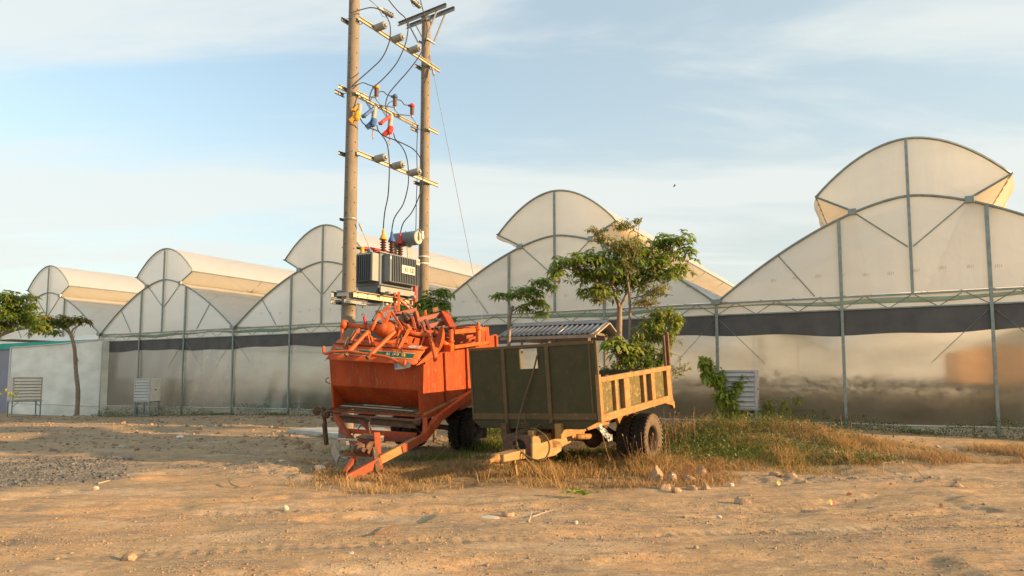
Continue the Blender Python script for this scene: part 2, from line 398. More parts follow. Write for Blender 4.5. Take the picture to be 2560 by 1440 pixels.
def np_mesh(name, V, Q, mats, smooth=False):
    me = bpy.data.meshes.new(name); k = Q.shape[1]
    me.vertices.add(len(V)); me.vertices.foreach_set('co', np.asarray(V, np.float32).ravel())
    me.loops.add(Q.size); me.loops.foreach_set('vertex_index', Q.astype(np.int32).ravel())
    me.polygons.add(len(Q)); me.polygons.foreach_set('loop_start', np.arange(0, Q.size, k, dtype=np.int32)); me.polygons.foreach_set('loop_total', np.full(len(Q), k, np.int32))
    me.update(calc_edges=True)
    for q_ in (mats if isinstance(mats, list) else [mats]): me.materials.append(q_)
    if smooth: me.shade_smooth()
    o = bpy.data.objects.new(name, me); C.objects.link(o); return o
ground = np_mesh('ground', co_, q, gmat(), True); ground['kind'] = 'structure'
ca = ground.data.color_attributes.new('zone', 'FLOAT_COLOR', 'POINT')
ca.data.foreach_set('color', np.stack([rub, grav, th, np.ones_like(th)], -1).astype(np.float32).ravel())
print('ground verts', len(co_))
def gz(x, y): return ground_height(np.asarray(x, float), np.asarray(y, float))[0]

# ------------------------------------------------------------------ greenhouse
ZG = 3.84; HB = 5.27
NODES = [-3.37, 6.57, 17.1, 27.75, 38.2, 48.9]
def arch(s): return ZG+2.56*(1-min(abs(s/HB), 1)**1.6)
def vent(s): return 6.65+1.28*(1-abs(s/2.2)**1.9)
def vbot(s):
    a = abs(s)
    return arch(s) if a <= 1.3 else arch(1.3)+(6.65-arch(1.3))*(a-1.3)/.9
def rope_z(u): return float(np.interp(u, [0, 24, 38, 50], [.46, .34, .19, .12]))
gho = thing('greenhouse', 'long multi-span greenhouse of pale plastic film with arched roofs and raised vents', 'greenhouse', fw(0, 0, 0))
DEPTH = 40
def strip(us, lo, hi, v, mb, rows=6):
    R = []
    for i in range(rows+1):
        R.append([fw(u, v, a+(b-a)*i/rows) for u, a, b in zip(us, lo, hi)])
    mb.grid(R)
for k in range(len(NODES)-1):
    HB = (NODES[k+1]-NODES[k])/2; PO = HB*.333; c = NODES[k]+HB
    # gable films, three per bay
    for s0, s1 in ((-HB, -PO), (-PO, PO), (PO, HB)):
        ss = np.linspace(s0, s1, 15)
        mb = MB(); strip([c+s for s in ss], [ZG+.03]*15, [max(arch(s)-.01, ZG+.031) for s in ss], .02, mb, 4)
        mb.build('gable_film', MAT['film'], gho, True)
    ss = np.linspace(-2.2, 2.2, 31); mb = MB(); strip([c+s for s in ss], [vbot(s) for s in ss], [vent(s)-.01 for s in ss], .03, mb, 3)
    mb.build('vent_end_film', MAT['film'], gho, True)
    # roof skins
    vs = np.concatenate([np.linspace(0, 16, 17), np.linspace(20, DEPTH, 6)])
    for sg in (-1, 1):
        ss = np.linspace(1.3, HB, 22)
        mb = MB(); mb.grid([[fw(c+sg*s, v, arch(s)+.012*math.sin(v*3.1+s*2)*(0 if v == 0 else 1)) for s in ss] for v in vs])
        mb.build('roof_film', MAT['roof'], gho, True)
        mb = MB(); mb.grid([[fw(c+sg*(1.3+.9*t), v, arch(1.3)+(6.65-arch(1.3))*t-.05*math.sin(t*3.14)*(v > 0)) for t in np.linspace(0, 1, 5)] for v in vs])
        mb.build('vent_net', MAT['net'], gho, True)
        # roller tube on the vent edge, gutter
        mb = MB().tube([fw(c+sg*2.2, -.12, 6.65), fw(c+sg*2.2, DEPTH, 6.65)], .025, 6); mb.build('vent_rail', MAT['galv'], gho)
        mb = MB().tube([fw(c+sg*1.3, 0, arch(1.3)+.03), fw(c+sg*1.3, DEPTH, arch(1.3)+.03)], .03, 6); mb.build('vent_rail', MAT['galv'], gho)
    if k in (0, 1):
        for sg in (-1, 1):
            lo_ = 1.0 if k == 0 else .35
            mb = MB(); mb.grid([[fw(c+sg*(2.2+.10*math.sin(3.14*t)-.18*t+.03*math.sin(v*9+t*5)), v-.05, 6.65+(arch(2.02)+.04-6.65)*t*lo_*(1-.12*math.sin(v*4))) for t in np.linspace(0, 1, 8)] for v in np.linspace(0, 3.2, 14)])
            mb.build('loose_net_flap', MAT['net'], gho, True)
    ss = np.linspace(-2.2, 2.2, 31)
    mb = MB(); mb.grid([[fw(c+s, v-.08*(v == 0), vent(s)+.01*math.sin(v*2.3)+.006*math.sin(s*9+k*3+v*4)) for s in ss] for v in vs]); mb.build('vent_roof_film', MAT['roof'], gho, True)
    # hoops
    for v in (0, 4, 8, 12, 16, 24, 32):
        if v == 0:
            ss = np.linspace(-HB, HB, 41); MB().tube([fw(c+s, -.03, arch(s)) for s in ss], .036, 6).build('arch', MAT['galv'], gho, True)
            ss = np.linspace(-2.2, 2.2, 25); MB().tube([fw(c+s, -.03, vent(s)) for s in ss], .034, 6).build('vent_arch', MAT['galv'], gho, True)
        else:
            mb = MB()
            for sg in (-1, 1):
                ss = np.linspace(1.3, HB, 14); mb.tube([fw(c+sg*s, v, arch(s)-.04) for s in ss], .025, 5)
                mb.tube([fw(c+sg*1.3, v, arch(1.3)-.02), fw(c+sg*2.2, v, 6.62)], .02, 5)
                mb.tube([fw(c+sg*1.35, v, arch(1.3)), fw(c+sg*2.12, v+2, 6.6)], .012, 4); mb.tube([fw(c+sg*2.12, v-2, 6.6), fw(c+sg*1.35, v, arch(1.3))], .012, 4)
            ss = np.linspace(-2.2, 2.2, 19); mb.tube([fw(c+s, v, vent(s)-.035) for s in ss], .022, 5)
            mb.build('hoop', MAT['galv'], gho, True)
    for sg in (-1, 1):
        MB().tube([fw(c+sg*1.25, -.04, arch(1.25)), fw(c+sg*2.2, -.04, 6.65)], .03, 6).build('vent_strut', MAT['galv'], gho)
        MB().box(fw(c+sg*1.32, -.06, arch(1.3)+.02), (.2, .1, .17), Matrix((FD, FN, Vector((0, 0, 1)))).transposed()).build('node_plate', MAT['galv'], gho, bevel=.01)
        MB().tube([fw(c+sg*1.25, .0, arch(1.25)-.03), fw(c+sg*.06, .0, 5.06)], .018, 5).build('brace', MAT['galv'], gho)
        MB().bar(fw(c+sg*PO, -.035, ZG), fw(c+sg*PO, -.035, arch(PO)-.02), .085, .05, FN).build('gable_post', MAT['galv'], gho)
        MB().tube([fw(c+sg*(HB-1.75), .0, arch(HB-1.75)-.03), fw(c+sg*(HB-2.65), .0, ZG+.05)], .016, 5).build('brace', MAT['galv'], gho)
    MB().bar(fw(c, -.04, ZG), fw(c, -.04, vent(0)-.02), .07, .05, FN).build('king_post', MAT['galv'], gho)
# columns, wall film panels, truss, band, skirt
cols = sorted([n for n in NODES]+[NODES[k]+(NODES[k+1]-NODES[k])*s for k in range(len(NODES)-1) for s in (.3335, .6665)])
for i, u in enumerate(cols):
    node = any(abs(u-n) < .01 for n in NODES)
    if u < 38.3:
        MB().bar(fw(u, -.05, gh(*fw(u, 0, 0)[:2])-.3), fw(u, -.05, ZG-.02), .085 if node else .075, .06, FN).build('column', MAT['galv'], gho, bevel=.008)
        if node or i % 3 == 1:
            for sg in (-1, 1): MB().tube([fw(u+sg*.06, -.03, 3.35), fw(u+sg*1.3, .04, 2.05)], .009, 4).build('stay_wire', MAT['galv'], gho)
    if node:
        mb = MB(); mb.add([fw(u-.17, -.14, ZG+.10), fw(u+.17, -.14, ZG+.10), fw(u+.1, -.14, ZG-.05), fw(u-.1, -.14, ZG-.05), fw(u-.17, DEPTH, ZG+.10), fw(u+.17, DEPTH, ZG+.10), fw(u+.1, DEPTH, ZG-.05), fw(u-.1, DEPTH, ZG-.05)], [(0, 3, 7, 4), (3, 2, 6, 7), (2, 1, 5, 6), (0, 1, 2, 3)])
        mb.build('gutter', MAT['galv'], gho)
        for v in (6, 20): MB().bar(fw(u, v, -.6), fw(u, v, ZG), .08, .08).build('inner_post', MAT['galv'], gho)
for a, b in zip(cols[:-1], cols[1:]):
    if a > 38: continue
    L = b-a; us = np.linspace(a, b, 13)
    MB().bar(fw(a, -.02, ZG-.02), fw(b, -.02, ZG-.02), .05, .05, FN).build('truss_chord', MAT['galv'], gho)
    MB().bar(fw(a, -.02, ZG-.36), fw(b, -.02, ZG-.36), .035, .035, FN).build('truss_chord', MAT['galv'], gho)
    nz = 6
    for j in range(nz):
        z0, z1 = (ZG-.34, ZG-.05) if j % 2 == 0 else (ZG-.05, ZG-.34)
        MB().tube([fw(a+L*(j+.08)/nz, -.02, z0), fw(a+L*(j+.92)/nz, -.02, z1)], .011, 4).build('truss_web', MAT['galv'], gho)
    # film behind the truss
    mb = MB(); strip(us, [ZG-.36]*13, [ZG]*13, .04, mb, 2); mb.build('eave_film', MAT['film'], gho, True)
    ph = a*1.7
    mb = MB(); mb.grid([[fw(u, .03-.05*math.sin(math.pi*t), ZG-.10-.13*t*(.7+.45*math.sin(u*.9+ph))-.02*math.sin(u*2.1)) for u in us] for t in np.linspace(0, 1, 5)]); mb.build('net_roll', MAT['rollnet'], gho, True)
    # dark band hanging behind
    dz = [.63+.05*math.sin(u*.8+ph)+.03*math.sin(u*2.3) for u in us]
    if a > 20: dz = [x*.85 for x in dz]
    mb = MB(); strip(us, [ZG-.37-x for x in dz], [ZG-.37]*13, -.004, mb, 3); mb.build('shade_band', MAT['band'], gho, True)
    mb = MB(); mb.grid([[fw(u, .02+.012*math.sin(u*5+z*2), z) for u in us] for z in np.linspace(rope_z(a)-.02, ZG-.40, 9)]); mb.build('wall_film', MAT['wall'], gho, True)
    MB().tube([fw(u, -.03, rope_z(u)-.015*math.sin(math.pi*(u-a)/L)) for u in us], .018, 5).build('base_rope', MAT['rope'], gho)
    mb = MB(); mb.grid([[fw(u, -.01-.01*math.sin(u*7), z) for u in us] for z in (-1.0, -.3, 0, rope_z(a)-.01)]); mb.build('base_skirt', MAT['skirt'], gho, True)
    # interior rail
    if a > -4: MB().tube([fw(a+.3, 1.2, 1.42), fw(b-.3, 1.2, 1.42)], .014, 4).build('inner_rail', MAT['galv'], gho); MB().tube([fw(b-.7, 1.2, 0), fw(b-.7, 1.2, 1.6)], .02, 4).build('inner_rail', MAT['galv'], gho)
# ends and back
for uu in (NODES[0], NODES[-1]): MB().grid([[fw(uu, v, z) for v in (0, 10, 20, 30, DEPTH)] for z in (-1, ZG)]).build('end_film', MAT['wall'], gho)
MB().grid([[fw(u, DEPTH, z) for u in NODES] for z in (-1, ZG)]).build('back_film', MAT['film'], gho)
for k in range(len(NODES)-1):
    HB = (NODES[k+1]-NODES[k])/2; c = NODES[k]+HB; ss = np.linspace(-HB, HB, 31); mb = MB(); strip([c+s for s in ss], [ZG]*31, [max(arch(s), ZG+.001) for s in ss], DEPTH, mb, 2); mb.build('back_gable_film', MAT['film'], gho, True)
    ss = np.linspace(-2.2, 2.2, 15); mb = MB(); strip([c+s for s in ss], [vbot(s) for s in ss], [vent(s) for s in ss], DEPTH, mb, 2); mb.build('back_gable_film', MAT['film'], gho, True)
MAT.update(
    crop=mat('crop_leaves', (.012, .016, .01), (.02, .026, .014), .8, island=True),
    orangecloth=film('peach_glow_film', (.97, .58, .30), .15, .85),  # translucent peach film for the added glow sheet
    cool=mat('cooler_sheet', (.55, .53, .44), (.48, .46, .39), .5, .2, 4),
    coolg=mat('cooler_grey', (.55, .55, .50), (.48, .48, .45), .5, .2, 4),
    coolw=mat('cooler_white', (.52, .53, .53), (.42, .43, .44), .45, .1, 4),
    slat=mat('louvre_slat', (.78, .74, .62), (.70, .67, .57), .5, 0, 4),
    corr=mat('corrugated_steel', (.30, .31, .33), (.24, .25, .27), .45, .5, 2, .05, 30, c3=(.34, .28, .22), t3=.68),
    wood=mat('pale_timber', (.42, .36, .27), (.34, .29, .21), .8, 0, 6, .2, 30),
    woodd=mat('dark_timber', (.15, .12, .09), (.2, .16, .11), .8, 0, 6, .2, 30),
    ceram=mat('grey_porcelain', (.36, .37, .33), (.30, .31, .28), .35, 0, 6),
    brown=mat('brown_porcelain', (.05, .022, .016), (.07, .03, .02), .25, 0, 6),
    yel=mat('yellow_rubber', (.68, .36, .03), (.58, .3, .04), .6, 0, 20), blu=mat('blue_rubber', (.035, .11, .33), (.05, .12, .27), .6, 0, 20), red=mat('red_rubber', (.60, .045, .035), (.50, .05, .04), .6, 0, 20),
    tank=mat('grey_tank_paint', (.15, .18, .20), (.17, .20, .215), .4, .1, 3), tankl=mat('light_grey_paint', (.34, .34, .32), (.3, .3, .29), .4, .1, 3),
    conduit=mat('red_conduit', (.62, .05, .02), rough=.5), sign=mat('cream_sign', (.70, .62, .50), (.66, .58, .46), .5, 0, 4), ink=mat('red_ink', (.65, .04, .03), rough=.5), inkd=mat('dark_ink', (.05, .05, .04), rough=.6),
    white=mat('white_paint', (.75, .75, .72), (.65, .65, .62), .5, 0, 5), bark=mat('grey_bark', (.22, .17, .12), (.32, .25, .18), .9, 0, 9, .4, 40, c3=(.12, .09, .06)),
)
# crops and things inside the greenhouse
def leaf_cloud(n, fn, size, M, name, flat=.5):
    """n small bent leaf quads; fn(i) gives centres (n,3)"""
    P = fn(n); a = rng.uniform(0, 6.283, n); el = rng.uniform(-.6, 1.0, n)*flat*2; L = size*rng.uniform(.6, 1.35, n)[:, None]
    d = np.stack([np.cos(a)*np.cos(el), np.sin(a)*np.cos(el), np.sin(el)], -1)
    s = np.cross(d, [0, 0, 1]); s /= np.linalg.norm(s, axis=1)[:, None]+1e-6
    tw = rng.uniform(-.7, .7, n)[:, None]; s = s*np.cos(tw)+np.cross(s, d)*np.sin(tw)
    v = np.stack([P, P+d*L*.5+s*L*.28, P+d*L+np.array([0, 0, -.12])*L, P+d*L*.5-s*L*.28], 1).reshape(-1, 3)
    return np_mesh(name, v, np.arange(4*n).reshape(n, 4), M)
def cropfn(n):
    u = rng.uniform(-3, 37, n); row = rng.integers(0, 5, n); v = 1.6+row*1.5+rng.normal(0, .22, n)
    top = 1.3*(.62+.5*fbm(u*.8, row*3.1, 3, 90)-.006*u)*1.0
    z = np.minimum(rng.exponential(.42, n), 1.05+.15*rng.random(n))*top
    b = np.interp(u, GBU, GBZ)
    p = np.array(FP0)[None]+np.outer(u, FD)+np.outer(v, FN); p[:, 2] = b+z; return p
o = leaf_cloud(80000, cropfn, .13, MAT['crop'], 'crop_rows'); o['kind'] = 'stuff'; o['label'] = 'dark leafy crop rows blurred behind the plastic wall'
cs = tag(MB().grid([[fw(u, 3.0+.08*math.sin(u*4), z+.15*math.sin(u*1.7+z)) for u in np.linspace(-3.2, .75, 14)] for z in np.linspace(1.35, 2.45, 7)]).build('glow_sheet', MAT['orangecloth'], None, True), 'translucent peach sheet added inside the plastic wall as a soft glow at the right edge', 'added sheet')  # sheet added to give a soft peach glow through the wall film
t = thing('barrel', 'teal green barrel blurred behind the plastic wall low down', 'barrel', fw(*[fac(672, 1040, .5)[0]], .5, 0))
p = Vector(t.location); MB().lathe(p, (0, 0, 1), [(0, .55), (.42, .55), (.44, .5), (.45, .3), (.44, .1), (.42, 0)], 16).build('barrel_body', mat('teal', (.02, .22, .19)), t, True)
MB().lathe(p, (0, 0, 1), [(.46, .42), (.47, .44), (.46, .46)], 16).build('barrel_rim', mat('teal_dark', (.02, .16, .14)), t, True)

# ------------------------------------------------------------------ white side room
V0 = -.35
sr = thing('side_room', 'white cloth sided lean-to room with a green sheet roof at the greenhouse end', 'lean-to', fw(44, V0, -.5))
def fp(px, py, v): u, z = fac(px, py, v); return fw(u, v, z)
uR = fac(250, 1000, V0)[0]; uL = fac(22, 1000, V0)[0]; zR = fac(250, 848, V0)[1]; zL = fac(22, 869, V0)[1]
us = np.linspace(uR, uL, 16)
def zt(u): return zR+(zL-zR)*(u-uR)/(uL-uR)-.05*math.sin(math.pi*(u-uR)/(uL-uR))
MB().grid([[fw(u, V0+.015*math.sin(u*4), a*zt(u)+(1-a)*.16) for u in us] for a in np.linspace(0, 1, 6)]).build('cloth_wall', MAT['whitefab'], sr, True)
MB().grid([[fw(u, V0-.02, z) for u in us] for z in (-1, -.3, .15)]).build('base_cloth', MAT['whitefab'], sr, True)
MB().tube([fw(u, V0-.03, zt(u)) for u in us], .035, 6).build('top_hem', MAT['rope'], sr, True)
MB().tube([fw(u, V0-.03, .16) for u in us], .02, 6).build('base_rope', MAT['rope'], sr, True)
MB().tube([fw(uR, V0-.03, -.6), fw(uR, V0-.03, zR)], .03, 6).build('corner_hem', MAT['rope'], sr, True)
MB().tube([fw(uL, V0-.04, -.7), fw(uL+.05, V0-.04, 1), fw(uL, V0-.04, zL)], .05, 6).build('corner_hem', MAT['rope'], sr, True)
MB().grid([[fw(u, V0, zt(u)-.01) for u in us], [fw(u, -.08, max(zt(u)+.02, fac(0, 0)[1]*0+3.62-.0*u)) for u in us]]).build('green_roof', MAT['greencloth'], sr, True)
usl = np.linspace(uL, uL+9, 8)
MB().grid([[fw(u, -.06, z) for u in usl] for z in (-1, 1, zL-.03)]).build('grey_wall', mat('grey_cloth', (.26, .26, .31), (.3, .3, .35), .8, 0, 1), sr, True)
MB().grid([[fw(u, V0+.2, zL-.08-.0*(u-uL)) for u in usl], [fw(u, -.03, 3.62) for u in usl]]).build('green_roof', MAT['greencloth'], sr, True)
MB().add([fw(uR, V0, -1), fw(uR, 0, -1), fw(uR, 0, zR), fw(uR, V0, zR)], [(0, 1, 2, 3)]).build('end_wall', MAT['whitefab'], sr)

# ------------------------------------------------------------------ louvred cooler boxes on stands
def hm(h): return Matrix.Rotation(-math.radians(h), 3, 'Z')
def cooler(label, loc, h, w, d, ht, leg, side, face, slatm):
    t = thing('cooler_box', label, 'cooler', loc, hm(h), 'louvred cooler boxes along the greenhouse')
    f = .05; z0 = leg
    hb = MB().span((-w/2, .04, z0), (w/2, d, z0+ht)); hb.build('housing', side, t, local=True, bevel=.01)
    fr = MB()
    for a, b in (((-w/2, 0, z0), (-w/2+f, .039, z0+ht)), ((w/2-f, 0, z0), (w/2, .039, z0+ht)), ((-w/2+f, 0, z0), (w/2-f, .039, z0+f)), ((-w/2+f, 0, z0+ht-f), (w/2-f, .039, z0+ht))): fr.span(a, b)
    fr.build('face_frame', face, t, local=True)
    n = 7; st = (ht-2*f)/n; first = None
    for i in range(n):
        z = z0+f+st*i
        if first is None:
            first = MB().add([(-w/2+f+.01, -.02, -st*.5+st*.12), (w/2-f-.01, -.02, -st*.5+st*.12), (w/2-f-.01, .03, st*.5-.02), (-w/2+f+.01, .03, st*.5-.02), (-w/2+f+.01, -.005, -st*.5+.01), (w/2-f-.01, -.005, -st*.5+.01)], [(0, 1, 2, 3), (4, 5, 1, 0)]).build('slat', slatm, t, local=True)
            first.location = (0, 0, z+st/2)
        else: link_copy(first, 'slat', t, (0, 0, z+st/2))
    MB().box((w/2+.004, d*.55, z0+ht*.5), (.01, .1, .05)).build('handle', MAT['dark'], t, local=True)
    for x in (-w/2+.03, w/2-.03):
        for y in (.05, d-.05): MB().span((x-.025, y-.025, -.25), (x+.025, y+.025, z0)).build('leg', MAT['steelg'], t, local=True)
    s = MB().span((-w/2-.03, 0, z0-.05), (w/2+.03, d+.02, z0-.002)); s.build('stand_top', MAT['steelg'], t, local=True)
    for x in (-w/2+.03, w/2-.03): MB().bar((x, .05, z0-.3), (x+(.25 if x < 0 else -.25), .05, z0-.05), .03).build('stand_brace', MAT['steelg'], t, local=True)
    MB().span((-w/2, .04, .06), (w/2, .07, .1)).build('stand_rail', MAT['steelg'], t, local=True)
    return t
def place(px, py, Y):
    p = at(px, py, Y); return Vector((p.x, p.y, gh(p.x, p.y)))
cooler('beige louvred cooler box on a metal stand beside the white side room', place(66, 1030, 33.2), -48, 1.22, .95, 1.16, .82, MAT['coolg'], MAT['cool'], MAT['slat'])
cooler('small louvred box with a plain beige side, standing before the dark plastic wall', place(352, 1030, 31.5), 21, 1.0, .6, 1.06, .72, MAT['slat'], MAT['coolg'], MAT['coolg'])
cooler('large silvery white louvred box half hidden behind the sapling', place(1843, 1000, 18.1), 25, 1.0, .7, 1.02, .55, MAT['coolw'], MAT['coolw'], MAT['coolw'])

# ------------------------------------------------------------------ small shelter with corrugated roof
sv = -3.9
uA, zrid = fac(1518, 803, sv); uB, _ = fac(1287, 812, sv); zeav = fac(1470, 833, sv-.8)[1]
sh = thing('shelter', 'small open shelter with a grey corrugated steel roof behind the green trailer', 'shelter', fw((uA+uB)/2, sv, gh(*fw((uA+uB)/2, sv, 0)[:2])))
zrid -= .02
nrib = 19; wd = (uB-uA)/nrib
for side in (-1, 1):
    hw = .86 if side < 0 else .78
    for i0, i1 in ((0, 7), (7, 13), (13, nrib)):
        rows = []
        for t_ in (0, 1):
            R = []
            for i in range((i1-i0)*6+1):
                u = uA+wd*(i0+i/6)
                R.append(fw(u, sv+side*hw*t_, zrid-(zrid-zeav)*t_+.022*math.sin(2*math.pi*i/6)+.004*(i0 == 7)))
            rows.append(R)
        MB().grid(rows).build('corrugated_sheet', MAT['corr'], sh, True, solid=.006)
MB().grid([[fw(uA-.02, sv-.16, zrid-.04), fw(uB+.02, sv-.16, zrid-.04)], [fw(uA-.02, sv, zrid+.05), fw(uB+.02, sv, zrid+.05)], [fw(uA-.02, sv+.16, zrid-.04), fw(uB+.02, sv+.16, zrid-.04)]]).build('ridge_cap', MAT['corr'], sh, solid=.005)
for side, hw in ((-1, .86), (1, .78)):
    MB().bar(fw(uA-.03, sv, zrid-.03), fw(uA-.03, sv+side*hw, zeav-.03), .03, .09, FD).build('barge_board', MAT['wood'], sh)
    MB().bar(fw(uB+.03, sv, zrid-.03), fw(uB+.03, sv+side*hw, zeav-.03), .03, .09, FD).build('barge_board', MAT['wood'], sh)
    MB().bar(fw(uA, sv+side*(hw-.06), zeav-.07), fw(uB, sv+side*(hw-.06), zeav-.07), .05, .08).build('purlin', MAT['wood'], sh)
for pp in (fw(uA+.25, sv-.6, 0), fw(uB-.55, sv-.6, 0), fw(uA+.25, sv+.55, 0), fw(uB-.55, sv+.55, 0), fw((uA+uB)/2, sv-.6, 0), fw((uA+uB)/2+.4, sv+.55, 0)):
    MB().bar((pp.x, pp.y, gh(pp.x, pp.y)-.1), (pp.x, pp.y, zeav-.05+.12), .07, .07).build('post', MAT['wood'], sh)
for u in (uA+.25, uB-.55): MB().bar(fw(u, sv-.7, zeav+.02), fw(u, sv+.65, zeav+.02), .05, .06).build('tie_beam', MAT['woodd'], sh)

# ------------------------------------------------------------------ utility poles
PL = Vector((-4.4, 18.0, 0)); PR = Vector((-2.76, 20.8, 0)); PA = (PR-PL).normalized(); PB = Vector((PA.y, -PA.x, 0)); SP = (PR-PL).length
def pole(label, p, r0, r1, H, lean):
    t = thing('utility_pole', label, 'utility pole', p, None, 'concrete poles carrying the transformer')
    P = [p+Vector((lean[0]*z, lean[1]*z, z)) for z in (-1, 3, 6, 9, H)]
    MB().tube(P, [r0+(r1-r0)*max(q.z, 0)/H for q in P], 24).build('shaft', MAT['concrete'], t, 'auto')
    h = MB(); vd = Vector((-p.x, -p.y, 0)).normalized(); tdir = Vector((vd.y, -vd.x, 0))
    for z in np.arange(2.6, H-.2, .42):
        for k, a in ((0, .62), (1, -.72)):
            r = r0+(r1-r0)*z/H; dr = vd*math.cos(a)-tdir*math.sin(a)
            c = p+Vector((lean[0]*z, lean[1]*z, z+k*.13))+dr*(r-.005); h.lathe(c, dr, [(.0, .012), (.016, .012), (.016, 0)], 6)
    hs = h.build('bolt_hole', MAT['dark'], t); hs['kind'] = 'stuff'  # small dark discs, the shade of each hole is in their colour
    return t
poleL = pole('thicker left concrete pole, its top out of the picture', PL, .205, .135, 14.5, (.0, 0))
poleR = pole('right concrete pole carrying the double top crossarm', PR, .18, .14, 13.25, (0, 0))
def pp(s, off, z): return PL+PA*s+PB*off+Vector((0, 0, z))
def ph_(px, py, off=.0): return plane_hit(px, py, PL+PB*off, PB)
def prad(p, z): return (.205-.07*z/14.5) if p == 'L' else (.18-.04*z/12.75)
def channel(mb, a, b, w=.1, t=.008, up=(0, 0, 1), m=0):
    a = Vector(a); b = Vector(b); y = (b-a).normalized(); x = y.cross(Vector(up)).normalized(); z = x.cross(y)
    mb.bar(a, b, t, w, up, m)
    for k in (-1, 1): mb.bar(a+z*k*(w/2-t/2)+x*(w*.28), b+z*k*(w/2-t/2)+x*(w*.28), w*.52, t, up, m)
    return mb
def porcelain(mb, p, ax, L, r, n=8, core=.5, m=0):
    prof = [(0, 0), (r*core, 0)]
    for i in range(n):
        a = L*(i+.1)/n; b = L*(i+.55)/n; c = L*(i+.95)/n
        prof += [(r*core, a), (r, b), (r*.97, b+L*.15/n), (r*core, c)]
    prof += [(r*core, L), (0, L)]
    return mb.lathe(p, ax, prof, 14, m)
def crossarm(name, label, zpx_l, sl, sr, ins, off=.22, insl=.36, insr=.108):
    pl = ph_(zpx_l[0], zpx_l[1], off); z = pl.z
    t = thing('crossarm', label, 'crossarm', pp(SP/2, off, z), None, 'steel crossarms between the poles')
    channel(MB(), pp(sl, off, z), pp(sr, off, z), .11).build('channel', MAT['steel'], t)
    for s_, nm in ((0, 'L'), (SP, 'R')):
        if sl < s_ < sr:
            channel(MB(), pp(s_-.28, -off, z), pp(s_+.28, -off, z), .1).build('back_plate', MAT['steelg'], t)
            for k in (-.2, .2): MB().tube([pp(s_+k, -off-.03, z), pp(s_+k, off+.03, z)], .009, 6).build('through_bolt', MAT['steelg'], t)
    for px, py in ins:
        q = ph_(px, py, off); c = Vector((q.x, q.y, z))+Vector((0, 0, .02))
        i0 = MB(); porcelain(i0, c+PB*.02, PB+Vector((0, 0, .04)), insl, insr, 8, .86)
        io = i0.build('insulator', MAT['ceram'], t, True)
        MB().lathe(c+PB*(insl+.02), PB, [(0, 0), (.05, 0), (.05, .04), (.02, .05), (0, .05)], 10).build('insulator_cap', MAT['steelg'], io, True)
        MB().tube([c-PB*.08, c+PB*.05], .012, 6).build('insulator_pin', MAT['steelg'], io)
    return t, z
crossarm('crossarm', 'highest crossarm between the two poles, with three insulators', (882, 37), -.05, SP+.42, [(938, 72), (982, 100), (1024, 128)])
crossarm('crossarm', 'crossarm just above the transformer, with three insulators', (880, 377), -.02, SP+.4, [(938, 400), (982, 417), (1024, 434)])
# middle arm on the far side of the poles
zm = ph_(892, 240, -.2).z
tm = thing('crossarm', 'middle crossarm carrying the arresters and fuse cut-outs', 'crossarm', pp(SP/2, -.2, zm), None, 'steel crossarms between the poles')
channel(MB(), pp(-.35, -.2, zm), pp(SP-.1, -.2, zm), .1).build('channel', MAT['steel'], tm)
for s_, (px, py) in ((0, (884, 228)), (SP, (1068, 320))):
    z_ = ph_(px, py, .22).z
    channel(MB(), pp(s_-.1, .22, z_), pp(s_+.38, .22, z_), .1).build('clamp_plate', MAT['steel'], tm)
    channel(MB(), pp(s_-.45, -.24, z_), pp(s_-.1, -.24, z_), .1).build('clamp_plate', MAT['steelg'], tm)
    for k in (-.02,): MB().tube([pp(s_-.2, -.24, z_), pp(s_-.2, .22, z_)], .009, 6).build('through_bolt', MAT['steelg'], tm)
# surge arresters
for nm, px, y0, y1, m, lab in (('yellow', 941, 212, 246, 'yel', 'topmost surge arrester, with a yellow cap'), ('blue', 987, 236, 270, 'blu', 'middle surge arrester, with a blue cap'), ('red', 1030, 259, 291, 'red', 'lowest surge arrester, with a red cap')):
    b = ph_(px, y1, .25); tp = ph_(px, y0, .25); L = tp.z-b.z
    t = thing('surge_arrester', lab, 'arrester', b, None, 'surge arresters on the middle crossarm')
    porcelain(MB(), b+Vector((0, 0, .05)), (0, 0, 1), L-.13, .07, 6, .6).build('sheds', MAT['brown' if 0 else 'ceram'] if 0 else mat('brown_grey', (.16, .10, .08), rough=.35), t, True)
    MB().lathe(b+Vector((0, 0, L-.11)), (0, 0, 1), [(0, 0), (.075, 0), (.085, .05), (.06, .09), (.03, .12), (0, .12)], 10).build('cap', MAT[m], t, True)
    MB().box(b+Vector((0, 0, L-.05))-PB*.05, (.17, .05, .05)).build('cap_tab', MAT[m], t)
    MB().bar(b+Vector((0, 0, .02)), pp((b-PL).dot(PA)-.35, -.2, zm+.02), .045, .02).build('arm', MAT['steelg'], t)
    MB().lathe(b, (0, 0, -1), [(0, -.06), (.03, -.06), (.03, .02), (.012, .06), (0, .06)], 8).build('stud', MAT['steelg'], t, True)
    MB().tube([b+Vector((0, 0, -.05))]+[b+PA*.18*math.sin(a)+Vector((0, 0, -.18-.16*(1-math.cos(a))*.5+.1)) for a in (.6, 1.2, 1.8, 2.4, 3.0)]+[pp((b-PL).dot(PA)-.45, -.15, zm-.02)], .008, 5).build('earth_wire', MAT['black'], t, True)
